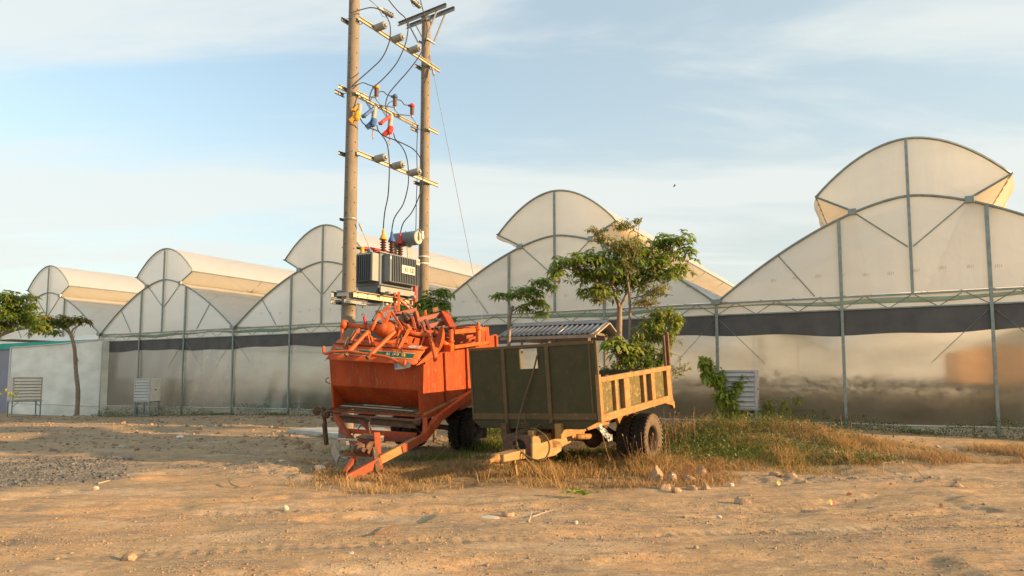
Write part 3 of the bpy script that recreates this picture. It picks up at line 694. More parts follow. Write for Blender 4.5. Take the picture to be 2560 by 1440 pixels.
# fuse cut-outs
for lab, m, up, mid, lo, tail in (('fuse cut-out with orange-yellow covers half behind the left pole', 'yel', (893, 268), (896, 278), (894, 290), None),
                              ('fuse cut-out with bright blue covers', 'blu', (918, 283), (934, 284), (934, 306), (931, 345)),
                              ('fuse cut-out with bright red covers', 'red', (960, 301), (975, 303), (976, 325), (972, 360))):
    off = .35; a = ph_(*up, off); c = ph_(*mid, off); l = ph_(*lo, off)
    t = thing('fuse_cutout', lab, 'fuse cut-out', c, None, 'fuse cut-outs on the middle crossarm')
    porcelain(MB(), c+Vector((0, 0, -.16)), (0.1, 0, 1), .36, .075, 6, .82).build('porcelain_body', MAT['ceram'], t, True)
    dr = (a-c).normalized(); sd = dr.cross(Vector((0, 0, 1))).normalized()
    ang = Vector((-.62, 0, -.55)).normalized() if 1 else dr
    MB().bar(c+Vector((0, 0, .15)), a+ang*.10, .11, .09).build('upper_cover', MAT[m], t, bevel=.02)
    MB().box(a+ang*.13, (.12, .12, .07)).build('cover_mouth', MAT[m], t, bevel=.015)
    b2 = l+Vector((-.12, 0, -.13))
    mb = MB().lathe(l+Vector((0.02, 0, .12)), (-.25, 0, -1), [(0, 0), (.07, 0), (.10, .08), (.09, .2), (.05, .26), (0, .26)], 8); mb.bar(l+Vector((0, 0, .02)), l+Vector((-.2, 0, -.16)), .13, .11)
    mb.build('lower_cover', MAT[m], t, bevel=.01)
    if tail:
        e = ph_(*tail, off); MB().tube([l+Vector((0, 0, -.12)), e], .018, 6).build('fuse_tube', mat('tan_tube', (.38, .25, .18), rough=.5), t)
        MB().lathe(e, PB, [(.03, -.008), (.045, 0), (.03, .008)], 10).build('pull_ring', MAT['steelg'], t)
    MB().bar(c+Vector((0, 0, -.02)), pp((c-PL).dot(PA)+.25, -.2, zm), .04, .03).build('mounting_arm', MAT['steelg'], t)
# top of the right pole
zt_ = 13.25; top = PR+Vector((0, 0, zt_))
dtop = (at(1128, 8, 20.0)-at(992, 47, 21.3)); dtop.z = 0; dtop.normalize(); sde = Vector((dtop.y, -dtop.x, 0))
ta = thing('top_crossarm', 'double steel crossarm with braces on top of the right pole', 'crossarm', top)
for k, mt in ((.2, 'steelg'), (-.2, 'steelg')):
    o_ = top-sde*k+Vector((0, 0, .02 if k > 0 else -.06)); channel(MB(), o_-dtop*1.02, o_+dtop*1.02, .12).build('channel', MAT[mt], ta)
    for s_ in (-1, 1): MB().bar(o_+dtop*s_*.62-Vector((0, 0, .05)), o_+dtop*s_*.16-Vector((0, 0, .85)), .05, .03).build('brace', MAT['steelg'], ta)
MB().bar(top-sde*.24-Vector((0, 0, .86))-dtop*.16, top+sde*.24-Vector((0, 0, .86))-dtop*.16, .05, .05).build('clamp', MAT['steelg'], ta)
MB().bar(top-sde*.24-Vector((0, 0, .86))+dtop*.16, top+sde*.24-Vector((0, 0, .86))+dtop*.16, .05, .05).build('clamp', MAT['steelg'], ta)
MB().lathe(PR+Vector((0, 0, zt_-.22)), (0, 0, 1), [(.15, 0), (.165, 0), (.165, .2), (.15, .2)], 16).build('band', MAT['steelg'], ta, True)
for s_ in (-.8, .45): MB().bar(top-sde*.24+dtop*s_, top+sde*.24+dtop*s_, .03, .03).build('spacer_bolt', MAT['steelg'], ta)
# strain insulators and line
for lab, a, b, e in (('strain insulator string at the left end of the top crossarm', (990, 45), (950, 22), (915, -8)), ('strain insulator string above the middle of the top crossarm', (1056, 22), (1026, -4), (1000, -30))):
    p0 = at(*a, 21.0); p1 = at(*b, 20.2); p2 = at(*e, 19.2)
    t = thing('strain_insulator', lab, 'insulator', p0, None, 'strain insulators on the top crossarm')
    dd = (p1-p0); L = dd.length
    MB().tube([p0, p0+dd*.2], .015, 6).build('shackle', MAT['steel'], t)
    porcelain(MB(), p0+dd*.2, dd, L*.62, .085, 5, .5).build('sheds', mat('grey_disc', (.14, .15, .15), rough=.35), t, True)
    MB().bar(p0+dd*.82, p1+dd*.12, .09, .05).build('clamp', MAT['steel'], t)
    MB().tube([p1+dd*.1, p1+dd*.0+Vector((.08, 0, -.25)), p1+Vector((.22, 0, -.28)), p1+Vector((.25, 0, -.1))], .008, 5).build('wire_tail', MAT['black'], t, True)
    tag(MB().tube([p1, p2, p2+(p2-p1)*9+Vector((0, 0, .3))], .012, 5).build('line_wire', MAT['steelg'], None, True), 'overhead line wire leading off the '+('left' if a[0] < 1000 else 'upper')+' strain insulator', 'wire', 'overhead line wires')
# cables
def smooth_path(P, k=6):
    P = [P[0]+(P[0]-P[1])*.01]+P+[P[-1]]; out_ = []
    for i in range(1, len(P)-2):
        for j in range(k):
            t = j/k; a, b, c, d = P[i-1], P[i], P[i+1], P[i+2]
            out_.append(.5*((2*b)+(c-a)*t+(2*a-5*b+4*c-d)*t*t+(3*b-a-3*c+d)*t**3))
    return out_+[P[-2]]
def cable(lab, pts, off=.5, r=.016, name='power_cable', grp='insulated cables between the poles', m='black'):
    P = smooth_path([ph_(x, y, off if not isinstance(off, list) else off[i]) for i, (x, y) in enumerate(pts)])
    return tag(MB().tube(P, r, 6).build(name, MAT[m], None, True), lab, 'cable', grp)
cable('left upper cable looping over the highest crossarm from behind the left pole', [(880, 32), (900, 25), (930, 19), (955, 28), (970, 48), (976, 70), (973, 105), (955, 145), (925, 175), (893, 203), (880, 215)], .58)
cable('middle upper cable coming in from the top of the picture', [(955, -30), (972, 0), (995, 28), (1013, 45), (1020, 65), (1018, 90), (1010, 120), (990, 160), (960, 195), (935, 218), (926, 235), (923, 252)], .58)
cable('right upper cable passing in front of the right pole', [(1043, -30), (1051, 0), (1060, 35), (1067, 60), (1067, 85), (1058, 120), (1045, 145), (1020, 178), (990, 212), (972, 235), (965, 255), (964, 272)], [.75]*5+[.58]*7)
cable('short jumper from the left pole to the yellow arrester', [(882, 222), (895, 211), (908, 207), (922, 212), (937, 217)], .28, .013, 'jumper_cable', 'jumper cables between arresters')
cable('jumper between the yellow and the blue arrester', [(947, 230), (958, 229), (968, 237), (983, 242)], .28, .013, 'jumper_cable', 'jumper cables between arresters')
cable('jumper between the blue and the red arrester', [(992, 249), (1003, 252), (1012, 262), (1026, 262)], .28, .013, 'jumper_cable', 'jumper cables between arresters')
cable('thin loop from the yellow arrester to the blue cut-out', [(937, 238), (929, 245), (925, 258), (926, 274)], .28, .01, 'jumper_cable', 'jumper cables between arresters')
cable('thin loop from the blue arrester to the red cut-out', [(983, 252), (972, 258), (967, 270), (967, 290)], .28, .01, 'jumper_cable', 'jumper cables between arresters')
cable('lower cable dropping to the yellow bushing', [(899, 293), (908, 308), (925, 320), (945, 328), (960, 345), (969, 365), (973, 400), (973, 440), (970, 490), (962, 530), (958, 572)], [.4]*5+[.58]*3+[.4, .2, -.2])
cable('lower cable dropping to the blue bushing', [(942, 312), (948, 330), (965, 342), (990, 352), (1008, 372), (1018, 400), (1021, 430), (1020, 465), (1008, 510), (986, 545), (979, 580)], [.4]*5+[.58]*3+[.4, .2, -.2])
cable('lower cable dropping to the red bushing', [(984, 333), (990, 350), (1010, 360), (1032, 372), (1048, 390), (1057, 415), (1057, 450), (1048, 490), (1030, 530), (1008, 558), (1000, 588)], [.4]*5+[.62]*3+[.4, .2, -.2])
cable('pair of thin earth cables running down the side of the right pole', [(1044, 318), (1042, 380), (1043, 440), (1041, 500), (1040, 560), (1038, 610)], -.02, .014, 'earth_cable', 'cables down the right pole')
# guy wire
g0 = PR+Vector((.12, -.05, 12.0)); g1 = gpx(1262, 1086)
gw = thing('guy_wire', 'thin steel guy wire slanting from the right pole down to the ground', 'guy wire', g1)
MB().tube([g0, g1], .009, 5).build('strand', MAT['steelg'], gw); MB().tube([g0+(g1-g0)*.045, g0+(g1-g0)*.068], .035, 8).build('guy_insulator', MAT['ceram'], gw)
# ------------------------------------------------------------------ transformer and its platform
zb = ph_(880, 735, .26).z
def beam(mb, a, b, w, h): return channel(mb, a, b, h)
pf = thing('platform', 'pale steel channel platform clamped between the poles under the transformer', 'platform', pp(SP/2, 0, zb))
channel(MB(), pp(-.1, .26, zb), pp(SP+.25, .26, zb), .17, .012).build('channel', MAT['steel'], pf)
channel(MB(), pp(-.35, -.30, zb), pp(SP+.25, -.30, zb), .17, .012).build('channel', MAT['steelg'], pf)
channel(MB(), pp(-.42, -.02, zb+.0), pp(-.30, .26, zb), .15, .01).build('end_channel', MAT['steelg'], pf)
for s_ in (0, SP):
    for sg in (-.24, .24): channel(MB(), pp(s_-.42, sg, zb-.2), pp(s_+.42, sg, zb-.2), .12).build('clamp_channel', MAT['steelg'], pf)
    for k in (-.33, -.26, .26, .33): MB().tube([pp(s_+k, -.34, zb-.2), pp(s_+k, .32, zb-.2)], .011, 6).build('through_bolt', MAT['steelg'], pf)
for s_ in (.95, 2.05):
    MB().bar(pp(s_, -.6, zb+.13), pp(s_, .62, zb+.13), .1, .07).build('cross_beam', MAT['tank'], pf)
    MB().bar(pp(s_-.1, -.45, zb-.17), pp(s_+.1, .45, zb-.17), .12, .05).build('lower_beam', MAT['steel'], pf)
    for k in (-.38, .38): MB().tube([pp(s_, k, zb-.25), pp(s_, k, zb+.25)], .01, 6).build('tie_rod', MAT['steelg'], pf)
for k in (.06, .45):
    for dz in (-.04, .04): MB().lathe(pp(k, .265, zb+dz), PB, [(0, .012), (.018, .012), (.018, 0)], 6).build('bolt_head', MAT['dark'], pf)
# frame: s along poles from tank corner, t to the far left side, z
TO = ph_(950, 640, .45); TO.z = 0
def tf(s, t, z): return TO+PA*s-PB*t+Vector((0, 0, z))
z0 = TO.z; zt0 = plane_hit(950, 703, TO, PB).z; zt1 = plane_hit(948, 629, TO, PB).z
tr = thing('transformer', 'grey oil transformer with cooling fins and three coloured bushings, mounted between the poles', 'transformer', tf(.75, .45, zt0))
RM = Matrix((PA, -PB, Vector((0, 0, 1)))).transposed()
def tbox(mb, a, b):
    c = [(x+y)/2 for x, y in zip(a, b)]; return mb.box(tf(*c), [abs(y-x) for x, y in zip(a, b)], RM)
TL = 1.45
tbox(MB(), (0, 0, zt0-.1), (TL, .9, zt1-.02)).build('tank', MAT['tank'], tr, bevel=.01)
tbox(MB(), (-.06, -.06, zt1-.019), (TL+.06, .96, zt1+.01)).build('lid', MAT['tankl'], tr, bevel=.004)
MB().prism([tf(.02, .05, zt0-.1), tf(.02, .85, zt0-.1), tf(.02, .72, zt0-.36), tf(.02, .18, zt0-.36)], PA*(TL-.04)).build('tank_base', MAT['tank'], tr)
tbox(MB(), (.0, -.05, zt0-.3), (TL+.02, -.01, zt0-.14)).build('base_rail', MAT['tankl'], tr)
# fins facing the camera side
fin = None; nf = 17
for i in range(nf):
    s_ = .2+(TL-.25)*i/(nf-1)
    if fin is None:
        fin = tbox(MB(), (s_-.008, -.26, zt0+.0), (s_+.008, -.0, zt1-.05)).build('fin', MAT['tank'], tr); base = s_
    else: link_copy(fin, 'fin', tr, PA*(s_-base))
tbox(MB(), (.2, -.245, zt0+.0), (TL-.05, -.0, zt0+.012)).build('fin_rail', MAT['tankl'], tr)
tbox(MB(), (.2, -.245, zt1-.07), (TL-.05, -.0, zt1-.052)).build('fin_rail', MAT['tankl'], tr)
tbox(MB(), (.13, -.255, zt0+.0), (.185, -.0, zt1-.05)).build('fin_cheek', MAT['tank'], tr)
fin = None; nf = 10
for i in range(nf):
    t_ = .12+.72*i/(nf-1)
    if fin is None:
        fin = tbox(MB(), (-.26, t_-.008, zt0+.0), (0, t_+.008, zt1-.05)).build('fin', MAT['tank'], tr); base = t_
    else: link_copy(fin, 'fin', tr, -PB*(t_-base))
tbox(MB(), (-.25, .04, zt0+.0), (0, .1, zt1-.05)).build('fin_cheek', MAT['tankl'], tr)  # lighter grey than the other cheek: sunlight on this face is in the colour
tbox(MB(), (-.25, .12, zt0+.0), (0, .84, zt0+.012)).build('fin_rail', MAT['tank'], tr)
# bushings
for i, (px, py, m) in enumerate(((958, 622, 'yel'), (979, 630, 'blu'), (1000, 637, 'red'))):
    b = plane_hit(px, py, tf(0, .2, 0), PB); b.z = zt1+.01
    bu = porcelain(MB(), b, (0, 0, 1), .44, .092, 6, .5).build('bushing', MAT['brown'], tr, True)
    MB().lathe(b+Vector((0, 0, .41)), (0, 0, 1), [(.05, 0), (.11, .0), (.11, .03), (.08, .1), (.05, .15), (.042, .26), (.02, .32), (0, .32)], 12).build('bushing_cap', MAT[m], bu, True)
    MB().lathe(b, (0, 0, 1), [(.09, 0), (.09, .03), (.07, .04)], 10).build('flange', MAT['white'], bu, True)
for i, m in enumerate(('yel', 'blu', 'red')):
    b = tf(.1+.28*i, .75, zt1+.01); MB().lathe(b, (0, 0, 1), [(.055, 0), (.055, .2), (.03, .22), (0, .22)], 10).build('low_voltage_bushing', MAT[m], tr, True)
    MB().tube(smooth_path([b+Vector((0, 0, .15)), b+Vector((-.2, 0, .22)), b+Vector((-.6, .1, .22+.03*i))]), .014, 6).build('low_voltage_lead', MAT['black'], tr, True)
MB().tube(smooth_path([tf(.2, .9, zt1+.2), tf(.6, .85, zt1+.25), tf(1.1, .55, zt1+.16), tf(1.5, .35, zt1-.05), tf(1.62, .1, zt1-.4), tf(1.62, .05, zt0-.3), tf(1.62, .05, zt0-1.2), tf(1.62, .05, zt0-3.9)]), .06, 12).build('conduit', MAT['conduit'], tr, True)
mb = MB()
for i in range(46): mb.lathe(tf(1.62, .05, zt0-.1-.035*i), (0, 0, 1), [(.058, -.008), (.068, 0), (.058, .008)], 12)
mb.build('conduit_ribs', MAT['conduit'], tr, True, kind='stuff')
# conservator
c0 = tf(1.3, .62, zt1+.60); cax = PB
MB().lathe(c0, cax, [(0, 0), (.2, 0), (.21, .02), (.21, .90), (.2, .92), (0, .92)], 24).build('conservator', MAT['tank'], tr, 'auto')
MB().lathe(c0+cax*.922, cax, [(0, .008), (.185, .008), (.185, 0)], 24).build('end_plate', mat('beige_end', (.42, .38, .31), rough=.5), tr)
MB().lathe(c0+cax*.45+Vector((0, 0, .2)), (0, 0, 1), [(0, .05), (.025, .05), (.025, 0)], 8).build('filler_plug', MAT['steelg'], tr)
q = tf(1.3, .0, zt1)
for t_ in (.02, .5): MB().prism([tf(1.38, t_, zt1+.01), tf(1.38, t_+.18*(t_ < .4), zt1+.01)] and [tf(1.2, t_-.02, zt1+.01), tf(1.42, t_-.02, zt1+.01), tf(1.38, t_-.02, zt1+.46), tf(1.16, t_-.02, zt1+.46)], -PB*.02).build('conservator_bracket', MAT['tankl'], tr)
MB().lathe(c0+cax*1.0+Vector((.06, 0, .08)), (0, 0, -1), [(0, -.1), (.035, -.1), (.035, .0), (.045, .02), (.045, .1), (.03, .14), (0, .14)], 10).build('breather', MAT['white'], tr, True)
MB().tube(smooth_path([c0+cax*.86+Vector((0, 0, .1)), c0+cax*.88+Vector((0, 0, .24)), c0+cax*.93+Vector((.05, 0, .24)), c0+cax*.93+Vector((.06, 0, .12))]), .012, 6).build('breather_pipe', MAT['steelg'], tr, True)
def text_mesh(s, size, ext=.003, bold=0):
    cu = bpy.data.curves.new('t', 'FONT'); cu.body = s; cu.size = size; cu.extrude = ext; cu.align_x = 'CENTER'; cu.align_y = 'CENTER'; cu.offset = bold; cu.resolution_u = 3
    o = bpy.data.objects.new('t', cu); C.objects.link(o); dg = bpy.context.evaluated_depsgraph_get(); me = bpy.data.meshes.new_from_object(o.evaluated_get(dg)); bpy.data.objects.remove(o)
    return me
def put_text(s, size, name, m, parent, pos, xd, zd, ext=.003, bold=0, local=False):
    me = text_mesh(s, size, ext, bold); me.materials.clear(); me.materials.append(m)
    xd = Vector(xd).normalized(); zd = Vector(zd).normalized(); nn = xd.cross(zd)
    Mx = Matrix((xd, zd, nn)).transposed().to_4x4(); Mx.translation = Vector(pos)
    if not local and parent.name in FRAME: Mx = FRAME[parent.name]@Mx
    me.transform(Mx); me.name = name
    o = bpy.data.objects.new(name, me); C.objects.link(o); o.parent = parent; FRAME[o.name] = FRAME[parent.name]; return o
pc = tf(.88, -.285, zt0+.40)
sg = tbox(MB(), (.61, -.282, zt0+.29), (1.19, -.27, zt0+.52)).build('name_plate', MAT['sign'], tr)
put_text('LE', .17, 'plate_letters', MAT['ink'], sg, tf(1.05, -.285, zt0+.405), PA, (0, 0, 1), .002, .006)
em = MB()
for k in range(5): em.lathe(tf(.81, -.283, zt0+.405), PB, [(.078-.016*k, .0), (.078-.016*k, .003), (.070-.016*k, .003), (.070-.016*k, 0)], 20)
em.build('plate_emblem', MAT['ink'], sg)
put_text('3', .13, 'plate_letters', MAT['sign'], sg, tf(.81, -.2885, zt0+.405), PA, (0, 0, 1), .001, .006)
s2 = tbox(MB(), (1.27, -.275, zt1-.2), (1.42, -.265, zt1-.03)).build('number_plate', MAT['sign'], tr)
put_text('320', .08, 'plate_number', MAT['inkd'], s2, tf(1.345, -.278, zt1-.115), PA, (0, 0, 1), .001, .002)
tbox(MB(), (.145, -.2565, zt1-.2), (.18, -.2555, zt1-.12)).build('sticker', MAT['white'], tr)
# tie rod from left pole to transformer lid, pole bands
tr2 = thing('turnbuckle_stay', 'thin turnbuckle stay from the left pole down to the transformer lid', 'stay', ph_(897, 556, .3))
a = ph_(897, 556, .3); b = tf(-.05, .3, zt1+.05)
MB().tube([a, b], .012, 6).build('stay_rod', MAT['steel'], tr2); MB().tube([a+(b-a)*.05, a+(b-a)*.3], .028, 6).build('turnbuckle', MAT['steel'], tr2)
MB().lathe(b, (0, 0, 1), [(.05, -.04), (.06, 0), (.03, .03), (0, .03)], 8).build('shackle', MAT['steelg'], tr2)
za = ph_(870, 548, 0).z
channel(MB(), pp(-.2, -.2, za), pp(.32, -.2, za), .07).build('clamp', MAT['steelg'], tr2); MB().lathe(PL+Vector((0, 0, za)), (0, 0, 1), [(prad('L', za)-.01, -.03), (prad('L', za)+.01, -.03), (prad('L', za)+.01, .03)], 20).build('band', MAT['steelg'], tr2, True)
bd = thing('pole_bands', 'two white straps round the right pole beside the transformer', 'strap', PR+Vector((0, 0, 4.9)))
for yy in (643, 660):
    z_ = plane_hit(1056, yy, PR, Vector((0, 1, 0))).z; r_ = prad('R', z_)
    MB().lathe(PR+Vector((0, 0, z_)), (0, 0, 1), [(r_, -.02), (r_+.012, -.02), (r_+.012, .02), (r_, .02)], 20).build('band', MAT['white'], bd, True)
# slab under the pole
ps = [gpx(722, 1082), gpx(800, 1074), gpx(960, 1072), gpx(980, 1092), gpx(855, 1096)]
z_ = max(p.z for p in ps)
tag(MB().prism([Vector((p.x, p.y, z_-.12)) for p in ps], (0, 0, .16)).build('concrete_slab', MAT['slab'], None, bevel=.01), 'pale grey concrete slab on the ground round the left pole', 'slab')

# faint maker's marks printed on the nearer gable films
mk = bpy.data.meshes.new('printed_mark'); tm = text_mesh('(E)1', .10, .0); tm.materials.clear(); tm.materials.append(mat('faint_print', (.50, .47, .40), rough=.8))
MXm = Matrix((-FD, Vector((0, 0, 1)), -FN)).transposed()
tm.transform(MXm.to_4x4())
for k, zz in ((0, 4.42), (1, 4.38), (2, 4.40)):
    n_ = int((NODES[k+1]-NODES[k]-1.6)/.58)
    for i in range(n_):
        u = NODES[k]+.8+i*.58
        o = bpy.data.objects.new('printed_mark', tm); C.objects.link(o); o.parent = gho; o.location = fw(u, .012, zz+.03*math.sin(u*2))-Vector(gho.location)
# ------------------------------------------------------------------ trailers
MAT.update(
    orange=mat('faded_orange_paint', (.45, .07, .011), (.30, .045, .010), .6, 0, 2.6, .15, 25, c3=(.36, .13, .05), t3=.60, detail=10, s3=13, stretch=(1, 1, .45)),
    oranged=mat('rusty_orange_paint', (.40, .075, .018), (.26, .055, .02), .7, 0, 5, .2, 30, c3=(.16, .07, .035), t3=.58),
    orangel=mat('implement_orange', (.60, .115, .016), (.46, .08, .014), .5, 0, 5, .12, 30, c3=(.30, .12, .05), t3=.62),
    redbrown=mat('red_oxide_paint', (.24, .055, .03), (.18, .045, .028), .6, 0, 4, .15, 25, c3=(.30, .12, .06), t3=.65),
    rust=mat('rusty_steel', (.16, .085, .045), (.10, .06, .04), .85, 0, 8, .3, 35, c3=(.26, .17, .09)),
    green=mat('dark_green_paint', (.042, .045, .015), (.062, .052, .022), .7, 0, 3, .12, 25, c3=(.085, .055, .03), t3=.60, detail=10, s3=9),
    greeny=mat('olive_side_paint', (.085, .08, .02), (.14, .105, .03), .65, 0, 6, .12, 25, c3=(.34, .22, .10), t3=.6),
    sider=mat('dusty_tan_rust', (.36, .21, .075), (.26, .135, .045), .75, 0, 6, .2, 30, c3=(.44, .28, .13), t3=.62, s3=16),
    draw=mat('sunlit_dusty_tan', (.40, .255, .11), (.31, .18, .07), .8, 0, 4, .2, 30, c3=(.28, .15, .06), t3=.64, stretch=(1, .3, 2)),  # dusty tan that also holds the sunlight on the drawbar's right faces
    rail=mat('rail_paint', (.10, .075, .03), (.13, .085, .035), .7, 0, 6, .15, 30, c3=(.2, .12, .06)),
    tyre=mat('dusty_rubber', (.022, .02, .018), (.045, .036, .027), .85, 0, 5, .2, 40, c3=(.11, .085, .06), t3=.66),
    tyred=mat('dust_covered_rubber', (.16, .115, .07), (.10, .075, .05), .9, 0, 5, .2, 40, c3=(.05, .04, .03), t3=.68),
    rim=mat('rim_paint', (.07, .055, .04), (.10, .075, .05), .7, 0, 6, .15, 30),
    stripe=mat('green_stripe', (.01, .13, .06), (.015, .10, .05), .5, 0, 10), cream=mat('cream_print', (.72, .68, .52), rough=.5),
    decal=mat('worn_white_decal', (.62, .55, .45), (.40, .18, .09), .6, 0, 40, lo=.47, hi=.53),
)
def frame(h, p, r): return Matrix.Rotation(-math.radians(h), 3, 'Z')@Matrix.Rotation(math.radians(p), 3, 'X')@Matrix.Rotation(math.radians(r), 3, 'Y')
class LF:
    def __init__(s, O, h, p, r): s.O = Vector(O); s.M = frame(h, p, r); s.Mi = s.M.inverted()
    def w(s, P): return s.O+s.M@Vector(P)
    def hit(s, px, py, ax, val):
        o = s.Mi@(CAMP-s.O); d = s.Mi@ray(px, py); k = (val-o[ax])/d[ax]; return o+d*k
    def loc(s, P): return s.Mi@(Vector(P)-s.O)
def wheel(t, c, R=.5, W=.26, side=1, tm='tyre', sidem=None):
    c = Vector(c); ax = Vector((side, 0, 0)); rr = R*.54
    mb = MB().lathe(c, ax, [(rr+.02, W*.42), (rr, W*.45), (rr-.015, W*.40), (rr-.03, W*.25), (rr-.045, -.06), (rr*.75, -.10), (rr*.62, -.10), (rr*.5, -.09), (rr*.35, -.09), (rr*.33, -.06), (rr*.2, -.05), (0, -.05)], 24)
    mb.lathe(c, -ax, [(rr+.02, W*.42), (rr-.03, W*.3), (rr-.05, .03)], 24)
    for k in range(8):
        a = k*math.pi/4; mb.lathe(c+Vector((0, math.cos(a)*rr*.5, math.sin(a)*rr*.5)), ax, [(.018, -.10), (.018, -.07), (0, -.07)], 6)
    wo = mb.build('wheel', MAT['rim'], t, 'auto', local=True)
    h = W/2
    prof = [(rr, -h*.86), (rr+.02, -h*.98), (R*.72, -h*1.06), (R*.86, -h*1.02), (R*.95, -h*.9), (R*.965, -h*.6), (R*.965, h*.6), (R*.95, h*.9), (R*.86, h*1.02), (R*.72, h*1.06), (rr+.02, h*.98), (rr, h*.86)]
    tb = MB().lathe(c, Vector((1, 0, 0)), prof, 40)
    nl = 34
    for k in range(nl):
        for s_ in (-1, 1):
            a = 2*math.pi*(k+(.5 if s_ > 0 else 0))/nl; e = Vector((0, math.cos(a), math.sin(a))); tg = Vector((0, -math.sin(a), math.cos(a)))
            M_x = Matrix((Vector((1, 0, 0)), tg, e)).transposed(); M_x = M_x@Matrix.Rotation(.28*s_, 3, 'Z')
            tb.box(c+e*R*.975+Vector((s_*h*.52, 0, 0)), (h*.88, .052, R*.05), M_x)
            tb.box(c+e*R*.915+Vector((s_*h*.99, 0, 0)), (.018, .05, R*.11), M_x, 1)
    # dusty sidewall faces use second material
    n0 = 40
    for i in range(11):
        if i in (0, 1, 2, 9, 10, 8) and sidem:
            for k in range(n0): tb.m[i*n0+k] = 1
    tb.build('tyre', [MAT[tm], MAT[sidem or tm]], wo, 'auto', local=True)
    FRAME[wo.name] = FRAME[t.name]
    return wo
# ---------- orange box trailer
LO = LF((-1.719, 12.830, .970), 22.42, 10.77, 2.49)
ot = thing('box_trailer', 'rusty orange box trailer tipped nose-down, heaped with farm implements', 'trailer', LO.O, LO.M)
W, L, H = 2.042, 3.656, 1.04
OR = MAT['orange']
sp_ = MB().span((-.025, .0, 0), (0, L, H)); sp_.build('side_panel', OR, ot, local=True, bevel=.006)
MB().span((-W, .0, 0), (-W+.025, L, H)).build('side_panel', OR, ot, local=True, bevel=.006)
MB().span((-W+.026, L-.025, 0), (-.026, L, H)).build('rear_panel', OR, ot, local=True, bevel=.006)
MB().span((-W+.026, .4, -.0), (-.026, L-.026, .03)).build('floor', MAT['rust'], ot, local=True)
MB().span((-W+.026, -.0, .47), (-.026, .03, H)).build('front_panel', OR, ot, local=True, bevel=.006)
MB().add([(-W+.026, .012, .468), (-.026, .012, .468), (-.026, .40, .04), (-W+.026, .40, .04)], [(0, 1, 2, 3)]).build('lower_front_panel', OR, ot, local=True, solid=.012)
for x in (-W+.026, -.046): MB().prism([(x, 0, .468), (x, 0, .0), (x, .12, .0), (x, .40, .04)], (.02, 0, 0)).build('front_cheek', OR, ot, local=True)
for a, b in (((-W-.02, -.02, H), (.02, .03, H+.02)),): MB().span(a, b).build('top_edge', OR, ot, local=True)
MB().span((-.035, .031, H), (.02, L, H+.02)).build('top_edge', MAT['oranged'], ot, local=True)
MB().span((-W-.02, .031, H), (-W+.035, L, H+.02)).build('top_edge', MAT['oranged'], ot, local=True)
for px, py in ((1113, 900), (1168, 900)):
    y = LO.hit(px, py, 0, .03).y
    MB().span((.002, y-.045, -.05), (.055, y+.045, H)).build('side_post', MAT['oranged'], ot, local=True, bevel=.006)
MB().span((.002, L-.1, -.05), (.055, L, H)).build('side_post', MAT['oranged'], ot, local=True, bevel=.006)
# side sill beams
MB().span((-.16, .02, -.115), (.07, L, -.012)).build('side_beam', MAT['orange'], ot, local=True, bevel=.008)
MB().span((-W-.07, .02, -.115), (-W+.16, L, -.012)).build('side_beam', MAT['orange'], ot, local=True, bevel=.008)
MB().span((-.16, .05, -.012), (.075, L, .012)).build('side_ledge', MAT['sider'], ot, local=True)
for y in (1.5, 2.0, 3.1):
    MB().span((-W+.1, y, -.2), (-.1, y+.09, -.12)).build('cross_member', MAT['oranged'], ot, local=True)
for a, b in ((1.55, 2.2), (2.9, 3.5)): MB().span((-.22, a, -.29), (.05, b, -.118)).build('axle_box', MAT['oranged'], ot, local=True, bevel=.006)
MB().span((-.62, .1, -.26), (-.52, L, -.12)).build('chassis_rail', MAT['redbrown'], ot, local=True); MB().span((-W+.52, .1, -.26), (-W+.62, L, -.12)).build('chassis_rail', MAT['redbrown'], ot, local=True)
ax_ = (2.543, -.98)
MB().tube([(-W+.1, ax_[0], ax_[1]), (-.1, ax_[0], ax_[1])], .06, 10).build('axle', MAT['rust'], ot, local=True)
for x in (-.65, -W+.65):
    MB().tube(smooth_path([Vector((x, ax_[0]-.55, -.28)), Vector((x, ax_[0]-.3, ax_[1]+.28)), Vector((x, ax_[0], ax_[1]+.1)), Vector((x, ax_[0]+.3, ax_[1]+.28)), Vector((x, ax_[0]+.55, -.28))]), .045, 6).build('leaf_spring', MAT['rust'], ot, True, local=True)
for x, s_ in ((-.13, 1), (-.43, 1), (-W+.13, -1), (-W+.43, -1)): wheel(ot, (x, ax_[0], ax_[1]), .49, .25, s_, 'tyre', 'tyre')
MB().prism([(-.7, ax_[0]-.5, -.25), (-.7, ax_[0]+.4, -.25), (-.7, ax_[0]+.1, ax_[1]+.1), (-.7, ax_[0]-.1, ax_[1]+.1)], (.05, 0, 0)).build('spring_hanger', MAT['redbrown'], ot, local=True)
# front apron: roller, rusty slats
for i, (y, z, dx, w_, m) in enumerate(((.30, .03, 0, .10, 'rust'), (.20, .015, .03, .09, 'woodd'), (.11, .0, .0, .08, 'rust'), (.03, -.02, .02, .08, 'rust'), (-.05, -.035, .0, .06, 'oranged'))):
    MB().box((-W/2+dx, y, z), (W-.12, w_, .02), Matrix.Rotation(.03*(i-2), 3, 'Z')).build('apron_slat', MAT[m], ot, local=True, bevel=.003)
MB().tube([(-W+.15, .1, .035), (-.9, .13, .03), (-.2, .06, .04)], .014, 6).build('loose_rod', MAT['wood'], ot, local=True)
MB().box((-1.0, .23, .05), (.9, .05, .015), Matrix.Rotation(-.02, 3, 'Z')).build('loose_plank', MAT['wood'], ot, local=True)
for z_, y_ in ((-.10, -.10), (-.17, -.05)): MB().tube([(-W+.05, y_, z_), (-.05, y_, z_)], .03, 8).build('roller', MAT['rust'], ot, local=True)
